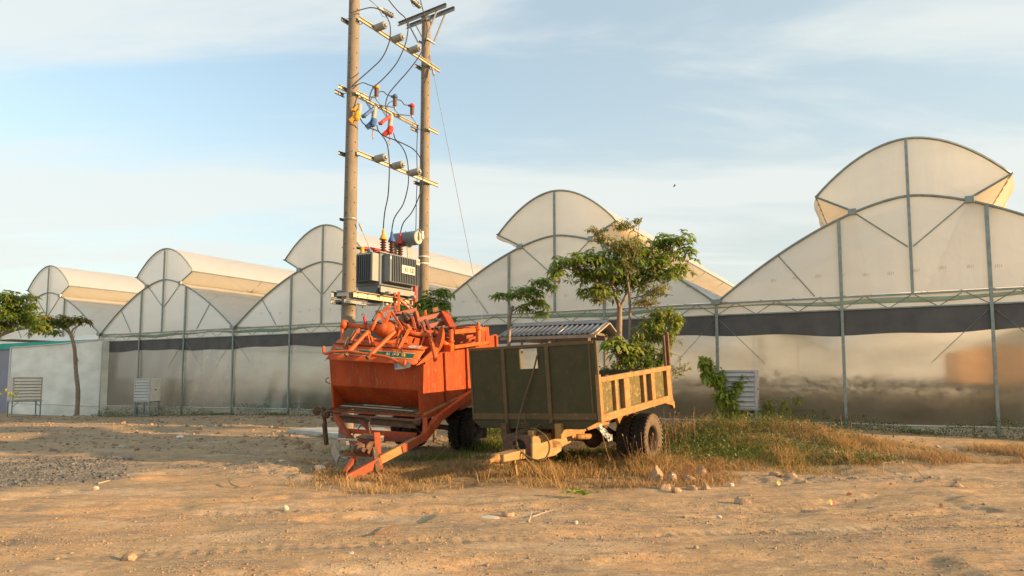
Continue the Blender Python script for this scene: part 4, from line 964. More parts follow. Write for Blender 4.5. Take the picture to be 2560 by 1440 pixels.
MB().span((-W+.02, -.09, -.25), (-.08, -.05, -.175)).build('front_beam', MAT['rust'], ot, local=True)
for x in (-W-.05, .0):
    MB().span((x-.06, -.22, -.09), (x+.04, .1, -.05)).build('bearing_bracket', MAT['rust'], ot, local=True)
    MB().lathe((x-.02, -.12, -.11), (1, 0, 0), [(0, -.07), (.05, -.07), (.075, -.04), (.075, .04), (.05, .07), (0, .07)], 12).build('bearing', MAT['rust'], ot, 'auto', local=True)
# left sprocket and hanging leg
q1 = LO.hit(792, 1028, 1, -.1)
MB().lathe(q1, (.6, -.8, 0), [(0, -.02), (.085, -.02), (.085, .02), (0, .02)], 20).build('sprocket', MAT['rust'], ot, local=True)
MB().tube([q1, LO.hit(832, 1020, 1, 0)], .02, 6).build('sprocket_shaft', MAT['rust'], ot, local=True)
MB().bar(LO.hit(806, 1018, 1, -.1), LO.hit(813, 1060, 1, -.1), .06, .05).build('support_leg', MAT['rust'], ot, local=True)
MB().bar(LO.hit(811, 1058, 1, -.1), LO.hit(816, 1112, 1, -.1), .075, .06).build('support_foot', MAT['rust'], ot, local=True)
# drawbar frame in world points (built where it stands, in front of the box)
def wb(n, a, b, w_, h_, m, **k): return MB().bar(at(*a), at(*b), w_, h_).build(n, MAT[m], ot, bevel=.006, **k)
wb('frame_rail', (1178, 985, 14.3), (1096, 1046, 13.05), .09, .15, 'orange')
wb('frame_rail', (1096, 1046, 13.05), (1060, 1092, 12.55), .10, .17, 'orange')
wb('frame_rail', (1062, 1092, 12.55), (1003, 1124, 12.1), .09, .14, 'oranged')
wb('drawbar', (1040, 1103, 12.4), (948, 1150, 11.75), .09, .15, 'sider')
wb('drawbar', (950, 1152, 11.75), (868, 1197, 11.25), .09, .15, 'oranged')
wb('drawbar', (862, 1184, 11.35), (886, 1146, 11.9), .07, .10, 'oranged')
wb('drawbar', (886, 1146, 11.9), (892, 1118, 12.2), .07, .10, 'oranged')
wb('frame_rail', (838, 1040, 13.25), (872, 1092, 12.8), .08, .10, 'oranged')
wb('frame_rail', (872, 1092, 12.8), (905, 1128, 12.2), .07, .09, 'oranged')
wb('cross_bar', (850, 1076, 13.0), (1042, 1088, 12.8), .05, .09, 'orange')
wb('cross_bar', (905, 1055, 13.15), (925, 1076, 13.0), .06, .07, 'redbrown')
wb('cross_bar', (960, 1096, 12.6), (1040, 1100, 12.55), .05, .10, 'redbrown')
wb('cross_bar', (862, 1135, 11.95), (930, 1138, 11.9), .06, .06, 'oranged')
wb('post', (1062, 1045, 12.75), (1063, 1092, 12.55), .09, .06, 'orange')
wb('diagonal_rod', (905, 1060, 13.2), (876, 1096, 12.8), .02, .02, 'rust')
wb('diagonal_rod', (857, 1063, 13.2), (888, 1098, 12.5), .015, .015, 'rust')
wb('jack_post', (941, 1082, 12.0), (948, 1176, 11.75), .11, .07, 'oranged')
wb('jack_post', (936, 1118, 11.75), (944, 1180, 11.6), .085, .06, 'rust')
MB().box(at(921, 1112, 12.1), (.26, .22, .26), frame(18, 8, 2)).build('hitch_box', MAT['redbrown'], ot, bevel=.01)
MB().box(at(922, 1091, 12.1), (.36, .28, .03), frame(18, 8, 2)).build('hitch_plate', MAT['rust'], ot, bevel=.005)
MB().lathe(at(900, 1122, 11.9), (.5, -.8, 0), [(0, -.18), (.055, -.18), (.06, -.1), (.11, -.08), (.11, -.02), (.075, 0), (.075, .06), (.10, .07), (.10, .10), (.04, .12), (.04, .2), (0, .2)], 14).build('winch_drum', MAT['rust'], ot, 'auto')
MB().lathe(at(930, 1120, 11.9), (.5, -.8, 0), [(0, -.03), (.12, -.03), (.12, .03), (0, .03)], 16).build('winch_gear', MAT['rust'], ot, 'auto')
MB().tube(smooth_path([at(925, 1085, 12.1), at(922, 1060, 12.3), at(926, 1050, 12.5), at(914, 1046, 12.6)]), .015, 6).build('hook_rod', MAT['rust'], ot, True)
MB().tube(smooth_path([LO.w((-W-.03, -.0, .62)), LO.w((-W-.10, -.0, .60)), LO.w((-W-.11, 0, .53)), LO.w((-W-.02, 0, .50))]), .01, 5).build('side_hook', MAT['rust'], ot, True)
# wooden steps beside the hitch
ws = thing('wooden_crate', 'broken pale wooden crate on the ground left of the orange trailer hitch', 'crate', gpx(862, 1150))
for a, b, w_, h_ in (((846, 1098, 12.25), (895, 1100, 12.05), .10, .03), ((846, 1101, 12.25), (847, 1135, 12.2), .04, .05), ((832, 1118, 12.3), (846, 1150, 12.1), .03, .18), ((852, 1122, 12.2), (885, 1118, 12.1), .03, .06), ((850, 1143, 12.15), (872, 1145, 12.05), .06, .03), ((870, 1102, 12.1), (872, 1120, 12.1), .1, .06)):
    MB().bar(at(*a), at(*b), w_, h_).build('board', MAT['wood'], ws, bevel=.004)

# ---------- implements heaped on the orange trailer
O1 = MAT['orangel']
tl = thing('rotary_tiller', 'orange rotary tiller with a green striped hood lying across the front of the trailer', 'tiller', LO.w((-W/2, .3, H)))
# hood: curved sheet, front edge over the box lip
fl, fr_ = at(817, 898, 12.95), at(1040, 912, 12.55); bl, br = at(852, 846, 13.35), at(1083, 868, 13.0)
def hood(u, v):
    a = fl.lerp(fr_, u); b = bl.lerp(br, u); p = a.lerp(b, v); return p+Vector((0, 0, .10*math.sin(math.pi*v)))
def hoodn(u, v):
    e = .01; du = hood(u+e, v)-hood(u-e, v); dv = hood(u, v+e)-hood(u, v-e); return du.cross(dv).normalized()
MB().grid([[hood(u, v) for u in np.linspace(0, 1, 9)] for v in np.linspace(0, .52, 7)]).build('lower_hood', O1, tl, True, solid=.01)
MB().grid([[hood(u, v)+hoodn(u, v)*.012 for u in np.linspace(.01, .99, 9)] for v in np.linspace(.5, 1, 7)]).build('upper_hood', O1, tl, True, solid=.01)
MB().tube([hood(u, .5)+hoodn(u, .5)*.015 for u in np.linspace(0, 1, 9)], .009, 5).build('hood_seam', MAT['rust'], tl, True)
for u0, u1 in ((.055, .165), (.315, .47), (.475, .60), (.81, .93)):
    MB().grid([[hood(u, v)+hoodn(u, v)*.006 for u in np.linspace(u0, u1, 3)] for v in (.17, .245, .32)]).build('green_stripe', MAT['stripe'], tl)
for v in (.155, .325):
    for u0, u1 in ((.05, .165), (.235, .93)): MB().grid([[hood(u, x)+hoodn(u, x)*.006 for u in np.linspace(u0, u1, 6)] for x in (v, v+.012)]).build('stripe_edge', MAT['cream'], tl)
MB().grid([[hood(u, v)+hoodn(u, v)*.005 for u in np.linspace(.25, .315, 2)] for v in (.17, .32)]).build('green_stripe', MAT['stripe'], tl)
MB().grid([[hood(u, v)+hoodn(u, v)*.005 for u in np.linspace(.60, .80, 3)] for v in (.17, .245, .32)]).build('green_stripe', MAT['stripe'], tl)
def hood_text(s, u, v, size):
    p = hood(u, v)+hoodn(u, v)*.012; x = hood(u+.01, v)-hood(u-.01, v); z = hood(u, v+.01)-hood(u, v-.01); put_text(s, size, 'hood_lettering', MAT['cream'], tl, p, x, z, .001, .003)
hood_text('OTA', .285, .245, .078); hood_text('RL 1R0', .695, .245, .085)
MB().grid([[hood(u, v)+hoodn(u, v)*.018 for u in np.linspace(.80, .925, 3)] for v in (.56, .68, .82)]).build('worn_decal', MAT['decal'], tl)
MB().grid([[hood(u, v)+hoodn(u, v)*.018 for u in np.linspace(.09, .19, 3)] for v in (.56, .68, .80)]).build('worn_decal', MAT['decal'], tl)
# side plates
MB().prism([at(1040, 914, 12.5), at(1084, 868, 12.95), at(1080, 850, 13.05), at(1096, 862, 12.95), at(1094, 890, 12.8)], (.012, .004, 0)).build('side_plate', O1, tl)
MB().prism([at(812, 902, 12.95), at(848, 852, 13.35), at(843, 858, 13.3), at(826, 880, 13.1)], (.015, .0, 0)).build('side_plate', O1, tl)
MB().bar(at(1075, 836, 13.05), at(1089, 902, 12.75), .06, .10).build('end_bracket', O1, tl, bevel=.01)
for (x, y) in ((1076, 842), (1079, 856), (1082, 870), (1085, 884)): MB().lathe(at(x, y, 12.86), (0, -1, 0), [(.012, 0), (.012, .02), (0, .02)], 6).build('bolt', MAT['dark'], tl)
def tb_(n, pts, r, m=O1, par=tl, k=4, nn=10): return MB().tube(smooth_path([at(*p) for p in pts], k) if len(pts) > 2 else [at(*p) for p in pts], r, nn).build(n, m, par, True)
tb_('main_tube', [(866, 812, 13.45), (940, 822, 13.35)], .052); tb_('main_tube', [(985, 828, 13.3), (1072, 840, 13.15)], .052)
MB().lathe(at(930, 821, 13.35), (at(985, 829, 13.3)-at(930, 821, 13.35)), [(.05, 0), (.07, .05), (.12, .14), (.17, .26), (.18, .36), (.15, .46), (.10, .52), (.06, .56)], 18).build('gearbox', O1, tl, 'auto')
MB().lathe(at(960, 822, 13.25), (0, -.9, -.3), [(.12, 0), (.11, .08), (.06, .12), (0, .12)], 14).build('gearbox_cover', O1, tl, 'auto')
MB().lathe(at(862, 812, 13.45), (at(940, 822, 13.35)-at(866, 812, 13.45)), [(0, -.04), (.10, -.04), (.11, 0), (.10, .03), (.06, .06)], 14).build('end_flange', O1, tl, 'auto')
MB().bar(at(854, 812, 13.45), at(857, 852, 13.35), .05, .09).build('end_bracket', O1, tl, bevel=.01)
tb_('lift_arm', [(947, 785, 13.3), (928, 826, 13.15)], .036); tb_('lift_arm', [(921, 829, 13.1), (895, 855, 12.95), (867, 885, 12.8)], .042)
MB().lathe(at(869, 883, 12.78), (at(864, 889, 12.76)-at(872, 879, 12.8)), [(.044, 0), (.044, .06), (.03, .06), (.03, 0)], 12).build('pipe_end', MAT['rust'], tl)
tb_('lift_arm', [(987, 829, 13.05), (972, 843, 12.95), (921, 892, 12.65)], .042)
MB().lathe(at(922, 891, 12.64), (at(915, 898, 12.6)-at(922, 891, 12.64)), [(.046, 0), (.046, .05), (.03, .05), (.03, 0)], 12).build('pipe_end', MAT['rust'], tl)
tb_('front_tube', [(809, 866, 13.0), (809, 880, 12.95), (816, 884, 12.9), (830, 880, 12.85), (866, 878, 12.8), (915, 885, 12.7), (965, 892, 12.6), (995, 905, 12.5), (1010, 912, 12.45), (1012, 900, 12.45)], .028)
def flat(n, a, b, w_, t_=.02, m=O1, par=tl): return MB().bar(at(*a), at(*b), w_, t_, (0, 1, .3)).build(n, m, par, bevel=.004)
flat('adjuster_plate', (1023, 823, 13.1), (998, 872, 12.75), .06); flat('adjuster_plate', (1001, 824, 13.15), (988, 868, 12.85), .045)
flat('adjuster_plate', (900, 822, 13.25), (880, 852, 13.0), .06); flat('adjuster_plate', (921, 812, 13.25), (925, 848, 13.0), .045)
flat('link_bar', (978, 779, 13.35), (1006, 821, 13.15), .045, .03); flat('link_bar', (955, 778, 13.4), (976, 768, 13.4), .05, .03)
flat('link_bar', (953, 784, 13.4), (977, 762, 13.45), .05, .04); flat('link_bar', (1031, 792, 13.3), (1038, 822, 13.2), .05, .03)
MB().prism([at(949, 786, 13.3), at(956, 782, 13.3), at(963, 800, 13.25), at(970, 776, 13.3), at(978, 780, 13.3), at(964, 818, 13.2), at(959, 818, 13.2)], (.0, .03, 0)).build('v_plate', O1, tl)
MB().lathe(at(963, 815, 13.18), (0, -1, 0), [(.022, -.02), (.022, .03), (0, .03)], 8).build('pin', MAT['rust'], tl)
tb_('crank_handle', [(915, 812, 13.3), (910, 791, 13.3)], .03, MAT['red']); tb_('crank_hook', [(910, 792, 13.3), (911, 786, 13.3), (906, 785, 13.3), (904, 789, 13.3)], .007, MAT['rust'])
for pts in ([(885, 827, 13.2), (870, 858, 13.0), (868, 880, 12.9)], [(869, 842, 13.1), (861, 868, 12.95), (866, 878, 12.9)], [(1005, 838, 13.0), (996, 870, 12.8), (990, 890, 12.6)], [(1003, 868, 12.8), (1008, 890, 12.6)]):
    tb_('spring_rod', pts, .02, MAT['rust'])
tb_('tie_tube', [(905, 845, 13.1), (952, 850, 13.0)], .028)
MB().box(at(1008, 888, 12.6), (.07, .06, .07)).build('lamp_housing', MAT['sider'], tl, bevel=.01)
MB().prism([at(985, 903, 12.55), at(1027, 906, 12.5), at(1026, 918, 12.5), at(1010, 922, 12.5), at(987, 924, 12.5)], (.0, .008, 0)).build('mud_flap', MAT['tank'], tl)
for (n_, a, b, w_, t_, m) in (('hose', (930, 800, 13.3), (960, 812, 13.2), .03, .03, 'black'), ('link_bar', (937, 800, 13.35), (945, 822, 13.2), .04, .02, 'orangel'), ('link_bar', (890, 812, 13.4), (905, 840, 13.15), .035, .02, 'orangel'), ('link_bar', (1010, 815, 13.2), (1020, 835, 13.1), .05, .03, 'oranged'), ('clevis', (1018, 812, 13.2), (1026, 826, 13.15), .07, .05, 'orangel'), ('clevis', (999, 816, 13.2), (1007, 826, 13.15), .06, .05, 'orangel'), ('latch', (928, 840, 13.0), (934, 862, 12.95), .035, .02, 'orangel'), ('latch', (921, 838, 13.0), (926, 862, 12.95), .03, .02, 'orangel'), ('stay', (1060, 842, 13.1), (1052, 866, 12.95), .03, .02, 'orangel'), ('lug', (981, 806, 13.3), (992, 812, 13.3), .08, .06, 'rust'), ('lug', (940, 782, 13.4), (951, 779, 13.4), .09, .07, 'rust'), ('rib', (1060, 800, 13.8), (1062, 776, 13.9), .03, .03, 'oranged')):
    MB().bar(at(*a), at(*b), w_, t_).build(n_, MAT[m], tl, bevel=.005)
# toolbar frame
tf_ = thing('toolbar_frame', 'dark red steel toolbar frame with a tall hitch mast lying behind the tiller', 'implement', LO.w((-.9, 1.2, H)))
def fb(n, a, b, w_, h_, m, par): return MB().bar(at(*a), at(*b), w_, h_).build(n, m, par, bevel=.006)
RB = MAT['redbrown']
fb('beam', (974, 790, 13.9), (1040, 774, 14.3), .09, .09, RB, tf_); fb('beam', (988, 815, 13.8), (1032, 806, 14.1), .09, .10, RB, tf_)
fb('beam', (1040, 801, 13.7), (1118, 782, 14.2), .10, .10, RB, tf_); fb('beam', (1050, 820, 13.6), (1112, 806, 14.0), .12, .10, RB, tf_)
fb('end_beam', (1036, 782, 13.9), (1050, 824, 13.6), .05, .12, RB, tf_); fb('end_beam', (1110, 784, 14.1), (1130, 822, 13.7), .15, .14, MAT['orange'], tf_)
fb('end_plate', (1104, 779, 14.1), (1122, 780, 14.1), .14, .03, RB, tf_)
fb('mast_bar', (988, 780, 13.9), (986, 732, 14.0), .055, .05, MAT['oranged'], tf_); fb('mast_bar', (996, 779, 13.8), (997, 730, 13.9), .055, .05, O1, tf_)
fb('mast_stay', (999, 750, 13.9), (1023, 772, 14.1), .05, .03, O1, tf_); fb('mast_stay', (1004, 746, 14.0), (1028, 766, 14.3), .02, .02, RB, tf_)
MB().lathe(at(991, 748, 13.95), (1, .2, 0), [(0, -.08), (.035, -.08), (.035, .08), (0, .08)], 10).build('mast_pin', MAT['rust'], tf_)
fb('bracket', (1041, 778, 13.8), (1046, 796, 13.75), .06, .03, O1, tf_); fb('bracket', (1064, 776, 14.0), (1066, 792, 13.9), .03, .03, O1, tf_)
MB().lathe(at(1012, 802, 14.0), (1, .3, .2), [(0, -.12), (.10, -.12), (.13, -.05), (.13, .05), (.08, .12), (0, .12)], 12).build('gear_case', MAT['woodd'], tf_, 'auto')
for (a, b, w_, h_, m) in (((1000, 800, 13.9), (1030, 830, 13.5), .07, .05, 'oranged'), ((1060, 792, 13.9), (1075, 826, 13.5), .06, .05, 'redbrown'), ((1020, 790, 14.0), (1026, 822, 13.7), .09, .05, 'redbrown'), ((1080, 776, 14.1), (1095, 772, 14.2), .05, .1, 'rust'), ((960, 796, 13.8), (1000, 812, 13.6), .06, .05, 'oranged'), ((1010, 783, 13.95), (1024, 800, 13.8), .12, .08, 'rust'), ((1040, 826, 13.4), (1100, 832, 13.6), .06, .06, 'oranged'), ((1058, 812, 13.4), (1066, 840, 13.3), .05, .05, 'oranged')):
    fb('cross_piece', a, b, w_, h_, MAT[m], tf_)
# disc plough
dp = thing('disc_plough', 'orange disc plough with one large dished disc and an open rectangular frame', 'plough', LO.w((-.4, 1.4, H)))
dc = at(1101, 852, 13.15); da = Vector((-.93, -.30, .22)).normalized()
MB().lathe(dc, da, [(0, -.06), (.1, -.054), (.2, -.024), (.29, .036), (.297, .042), (.19, -.012), (.1, -.042), (0, -.048)], 28).build('disc', MAT['orangel'], dp, 'auto')
MB().tube([dc, at(1124, 866, 13.2)], .05, 10).build('disc_hub', O1, dp, True)
MB().box(at(1123, 868, 13.2), (.17, .13, .15), frame(30, 20, 12)).build('bearing_block', O1, dp, bevel=.015)
MB().tube([at(1128, 826, 13.4), at(1128, 862, 13.25)], .045, 12).build('standard', O1, dp, True); MB().lathe(at(1128, 855, 13.28), (0, 0, 1), [(.045, 0), (.065, 0), (.065, .03), (.045, .03)], 12).build('collar', O1, dp, True)
fb('frame_bar', (1135, 830, 13.6), (1216, 823, 15.0), .06, .09, O1, dp); fb('frame_bar', (1133, 868, 13.35), (1218, 856, 14.8), .08, .07, O1, dp)
fb('frame_bar', (1216, 818, 14.95), (1219, 860, 14.8), .09, .07, O1, dp); fb('frame_bar', (1199, 824, 14.6), (1200, 860, 14.5), .10, .10, MAT['oranged'], dp)
MB().lathe(at(1196, 845, 14.5), (0, 0, 1), [(.06, -.18), (.06, .16), (.08, .18), (.08, .24), (.03, .26), (.03, .34), (0, .34)], 12).build('swivel_post', O1, dp, 'auto')
MB().tube(smooth_path([at(1128, 820, 13.6), at(1150, 815, 14.2), at(1185, 812, 14.8), at(1198, 814, 14.9)]), .022, 8).build('hydraulic_hose', MAT['black'], dp, True)
fb('knife', (1085, 822, 13.6), (1098, 838, 13.4), .05, .015, O1, dp)
hp = thing('seed_hopper', 'faded orange rounded hopper at the rear of the loaded trailer', 'hopper', at(1172, 846, 15.2))
MB().lathe(at(1150, 842, 14.9), (at(1200, 836, 15.7)-at(1150, 842, 14.9)), [(0, -.05), (.2, -.05), (.24, 0), (.25, .3), (.25, .7), (.22, .8), (0, .82)], 20).build('drum', MAT['orange'], hp, 'auto')
MB().tube([at(1150, 858, 14.5), at(1196, 840, 15.0)], .03, 8).build('pipe', MAT['oranged'], hp, True)
jk = MB()
for i in range(60):
    a = at(random.uniform(1000, 1125), random.uniform(812, 846), random.uniform(13.5, 14.4)); jk.bar(a, a+Vector((random.uniform(-.35, .35), random.uniform(-.3, .3), random.uniform(-.12, .06))), random.uniform(.02, .05), .02)
o = jk.build('scrap_metal', MAT['rust'], None, bevel=.002); o['kind'] = 'stuff'; o['label'] = 'heap of dark rusty scrap bars in the orange trailer'

# ---------- green tipper trailer
LG = LF((1.427, 11.191, .965), 32.59, 4.09, -1.66)
g = thing('tipper_trailer', 'dark green tipper trailer with a high front board, tan rusty sides and dual wheels', 'trailer', LG.O, LG.M)
W, L, H, HS = 2.545, 3.459, 1.324, .709
GR = MAT['green']
hA = LG.hit(1297, 873, 1, 0); hB = LG.hit(1345, 921, 1, 0)
hx0, hx1, hz1, hz0 = hA.x, hB.x, hA.z, hB.z
x1 = LG.hit(1262, 950, 1, 0).x; x2 = LG.hit(1372, 950, 1, 0).x
def gp(n, a, b, m=GR, bev=.005): return MB().span(a, b).build(n, m, g, local=True, bevel=bev)
gp('front_board', (-W, 0, -.02), (x1, .035, H-.05)); gp('front_board', (x2, 0, -.02), (-.0, .035, H-.05))
cb = MB()
cb.span((x1, 0, -.02), (x2, .035, hz0)); cb.span((x1, 0, hz1), (x2, .035, H-.05)); cb.span((x1, 0, hz0), (hx0, .035, hz1)); cb.span((hx1, 0, hz0), (x2, .035, hz1))
cb.build('front_board', GR, g, local=True, label='middle front board with a square window hole')
MB().prism([(-W, .0, -.02), (-W+.16, .0, -.15), (-.28, .0, -.15), (-.0, .0, -.02)], (0, .035, 0)).build('front_sill', GR, g, local=True)
gp('front_sill_band', (-W+.02, -.012, .01), (-.02, -.001, .12), MAT['rail'])
for x in (x1, x2): gp('board_rib', (x-.035, -.035, -.05), (x+.035, -.001, H-.05), MAT['rail'])
gp('top_rail', (-W-.01, -.02, H-.049), (.0, .05, H), MAT['rail']); gp('board_edge', (-W-.01, -.015, -.0), (-W+.03, -.001, H-.05), MAT['rail'])
gp('board_edge', (-.10, -.015, .0), (-.07, -.001, H-.05), MAT['rail'])
gp('corner_post', (.002, -.02, -.03), (.07, .06, HS+.05), MAT['sider']); gp('corner_post', (.002, -.0, HS+.05), (.05, .05, H), MAT['rail'])
# right side: rails, posts, recessed panels
def yat(px, z=.4): return LG.hit(px, 960, 0, .0).y
y0s = yat(1495)
SD = MAT['sider']
gp('side_bottom_rail', (-.03, .061, -.03), (.075, L, .10), SD, .008); gp('side_top_rail', (-.03, .061, HS-.09), (.075, L, HS), SD, .008)
def s2x(zx): return 1140+zx/3.429
segs = [(1215, 1235, 'post'), (1235, 1335, 'panel'), (1335, 1350, 'slot'), (1350, 1368, 'post'), (1368, 1398, 'panel'), (1398, 1428, 'slot'), (1428, 1470, 'post'), (1470, 1492, 'slot'), (1492, 1580, 'panel'), (1580, 1597, 'slot'), (1597, 1612, 'post'), (1612, 1635, 'panel'), (1635, 1665, 'slot'), (1665, 1690, 'post'), (1690, 1708, 'slot'), (1708, 1782, 'panel'), (1782, 1800, 'slot'), (1800, 1830, 'post')]
for a, b, k in segs:
    za = LG.hit(s2x(a), 975, 0, .03).y; zb2 = LG.hit(s2x(b), 960, 0, .03).y
    za = max(.062, min(za, L)); zb2 = min(zb2, L)
    if k == 'post': gp('side_stake', (-.03, za, .10), (.07, zb2, HS-.09), SD, .005)
    elif k == 'panel': gp('side_panel', (-.02, za, .10), (.025, zb2, HS-.09), MAT['greeny'], .004)
    else: gp('side_recess', (-.03, za, .10), (-.012, zb2, HS-.09), MAT['dark'], 0)  # near-black strip, the shade inside the slot is its colour
for yy in (.3, 1.35, 2.3): gp('hinge', (-.0, yy, HS+.0), (.05, yy+.12, HS+.02), MAT['rust'])
gp('side_wall', (-W, .04, -.03), (-W+.05, L, HS), GR); gp('bed_floor', (-W+.051, .04, -.02), (-.031, L, .02), MAT['rust'])
gp('tail_gate', (-W+.051, L-.05, .021), (-.031, L, HS-.05), GR)
gp('rear_post', (-.03, L+.001, -.05), (.06, L+.07, H+.08), MAT['rust']); gp('rear_post', (-.03, L+.001-.12, HS+.001), (.02, L-.07, H+.02), MAT['rust'])
gp('rear_post', (-W, L+.001, -.05), (-W+.07, L+.07, HS+.1), MAT['rust'])
MB().prism([(-.02, L-.45, -.03), (-.02, L+.12, -.03), (-.02, L+.14, -.16), (-.02, L+.08, -.2), (-.02, L+.0, -.12)], (.08, 0, 0)).build('tail_bracket', SD, g, local=True)
gp('chassis_rail', (-.78, -.1, -.30), (-.66, L-.1, -.05), MAT['sider']); gp('chassis_rail', (-W+.66, -.1, -.30), (-W+.78, L-.1, -.05), MAT['rust'])
for y in (.6, 1.4, 2.8): gp('cross_member', (-W+.1, y, -.10), (-.1, y+.1, -.031), MAT['rust'])
ay, az = 2.322, -.653
axm = MB().tube([(-W+.1, ay, az), (-.1, ay, az)], .07, 10); axm.lathe((-W/2, ay, az), (0, 1, 0), [(0, -.25), (.12, -.2), (.2, -.05), (.2, .05), (.12, .2), (0, .22)], 14); axm.build('axle', MAT['rust'], g, True, local=True)
for x in (-.75, -W+.75): MB().tube(smooth_path([Vector((x, ay-.6, -.3)), Vector((x, ay-.3, az+.2)), Vector((x, ay, az+.1)), Vector((x, ay+.3, az+.2)), Vector((x, ay+.6, -.3))]), .05, 6).build('leaf_spring', MAT['rust'], g, True, local=True)
for x, s_ in ((-.10, 1), (-.41, 1), (-W+.10, -1), (-W+.41, -1)): wheel(g, (x, ay, az), .50, .27, s_, 'tyre', 'tyred' if x == -.10 else 'tyre')
MB().prism([(-.55, ay-.55, -.05), (-.55, ay+.3, -.05), (-.55, ay+.0, -.36), (-.55, ay-.35, -.36)], (.06, 0, 0)).build('spring_hanger', SD, g, local=True)
# drawbar along the centre line
xc = -W/2; xr = xc+.26
DW = MAT['draw']
def gh_(px, py, x=None): return LG.hit(px, py, 0, xr if x is None else x)
def side_poly(n, pts, w_, m=DW, x=None): return MB().prism([gh_(*p, x) for p in pts], (-w_, 0, 0)).build(n, m, g, local=True, bevel=.008)
side_poly('hitch_box_side', [(1332, 1092), (1378, 1081), (1380, 1098), (1404, 1105), (1404, 1127), (1388, 1139), (1332, 1152)], .04)
fb0 = gh_(1332, 1092); fb1 = gh_(1332, 1152)
MB().span((xc-.36, fb0.y, fb1.z+.0), (xr-.041, fb0.y+.03, fb0.z)).build('hitch_box_front', MAT['rust'], g, local=True, bevel=.004)  # darker rust puts the shade of the front face into its colour
MB().span((xc-.36, fb0.y+.031, fb1.z+.02), (xc-.32, fb0.y+.5, fb0.z)).build('hitch_box_side', MAT['rust'], g, local=True, bevel=.004)
MB().lathe((xc-.02, fb0.y-.002, (fb0.z+fb1.z)/2+.02), (0, -1, 0), [(0, .0), (.11, .0), (.11, .01), (.13, .012), (.13, -.01)], 18).build('hitch_socket', MAT['dark'], g, local=True)
MB().tube([(xc-.02, fb0.y+.1, (fb0.z+fb1.z)/2+.04), (xc-.1, fb0.y-.08, (fb0.z+fb1.z)/2+.02)], .035, 8).build('hitch_pin', MAT['rust'], g, local=True)
side_poly('drawbar_side', [(1380, 1099), (1440, 1088), (1440, 1100), (1404, 1118), (1380, 1122)], .08)
side_poly('drawbar_upper_beam', [(1390, 1066), (1404, 1066), (1406, 1098), (1392, 1098)], .1)
side_poly('drawbar_upper_beam', [(1418, 1066), (1452, 1066), (1462, 1078), (1440, 1088), (1420, 1091)], .1)
side_poly('drawbar_neck', [(1450, 1065), (1472, 1056), (1494, 1050), (1497, 1064), (1464, 1077)], .12)
side_poly('drawbar_side', [(1436, 1087), (1450, 1082), (1462, 1076), (1462, 1090), (1440, 1100)], .5)
MB().tube([gh_(1441, 1092), gh_(1474, 1091)], .055, 10).build('brake_tube', MAT['sider'], g, True, local=True)
gp('drawbar_beam', (xc-.25, -.2, -.32), (xr-.12, .3, -.16), MAT['rail'])
# nose
n0, n1, n2, n3 = gh_(1260, 1137, xc+.13), gh_(1332, 1119, xc+.13), gh_(1332, 1144, xc+.13), gh_(1260, 1155, xc+.13)
MB().prism([n0, n1, n2, n3], (-.26, 0, 0)).build('nose_beam', DW, g, local=True, bevel=.01)
tip = Vector((xc, n0.y, (n0.z+n3.z)/2)); MB().lathe(tip, (0, -1, -.05), [(0, -.02), (.07, -.02), (.075, .06), (.045, .10), (.035, .2), (.03, .24), (0, .24)], 12).build('tow_eye', MAT['sider'], g, 'auto', local=True)
lg_ = gh_(1284, 1150, xc); le = gh_(1290, 1188, xc); MB().bar(lg_, le, .06, .05).build('landing_leg', MAT['sider'], g, local=True)
# coil spring and valve on top of the box
sx, sy, sz = xc+.02, fb0.y+.18, fb0.z+.04
MB().tube([Vector((sx+.07*math.cos(a), sy+.07*math.sin(a), sz+.035*a/6.283)) for a in np.linspace(0, 6.283*5, 60)], .009, 5).build('coil_spring', MAT['rust'], g, True, local=True)
MB().bar((sx, sy, sz+.17), (sx-.02, sy, sz+.34), .03, .02).build('spring_bracket', MAT['rust'], g, local=True)
MB().box((xr-.1, fb0.y+.15, fb0.z+.04), (.12, .12, .10)).build('brake_valve', MAT['sider'], g, local=True, bevel=.015)
MB().box((xc-.05, fb0.y+.25, fb0.z+.005), (.6, .45, .012)).build('box_lid', MAT['rust'], g, local=True)
MB().tube(smooth_path([Vector((xr-.1, fb0.y+.2, fb0.z+.1)), Vector((xr-.05, fb0.y+.4, fb0.z+.16)), Vector((xr-.0, fb0.y+.5, fb0.z+.05))]), .012, 6).build('air_pipe', MAT['rust'], g, True, local=True)
hs = [LG.hit(*p, 1, q) for p, q in (((1343, 888), -.03), ((1334, 925), -.05), ((1318, 975), -.06), ((1304, 1020), -.1), ((1295, 1060), -.25), ((1291, 1095), -.45), ((1296, 1122), -.62), ((1312, 1137), -.65), ((1333, 1148), -.62), ((1352, 1151), -.58), ((1367, 1141), -.5), ((1374, 1120), -.45), ((1369, 1098), -.45), ((1355, 1083), -.45), ((1338, 1073), -.4), ((1326, 1071), -.3))]
MB().tube(smooth_path(hs), .016, 8).build('air_hose', MAT['rail'], g, True, local=True)
# patterned cloth stuffed under the bed
cl = thing('patterned_cloth', 'scrap of white and blue patterned cloth hanging under the green trailer bed', 'cloth', LG.w((-.5, 1.2, -.45)))
MB().grid([[LG.w((-.42+.03*math.sin(i*1.7), .9+.55*i/10, -.18-.30*i/10-.14*j/4+.03*math.sin(i*2.3+j*2))) for i in range(11)] for j in range(5)]).build('cloth_fold', mat('patterned_cloth', (.55, .55, .48), (.06, .12, .22), .8, 0, 22, lo=.45, hi=.55, c3=(.35, .33, .08), t3=.6), cl, True)
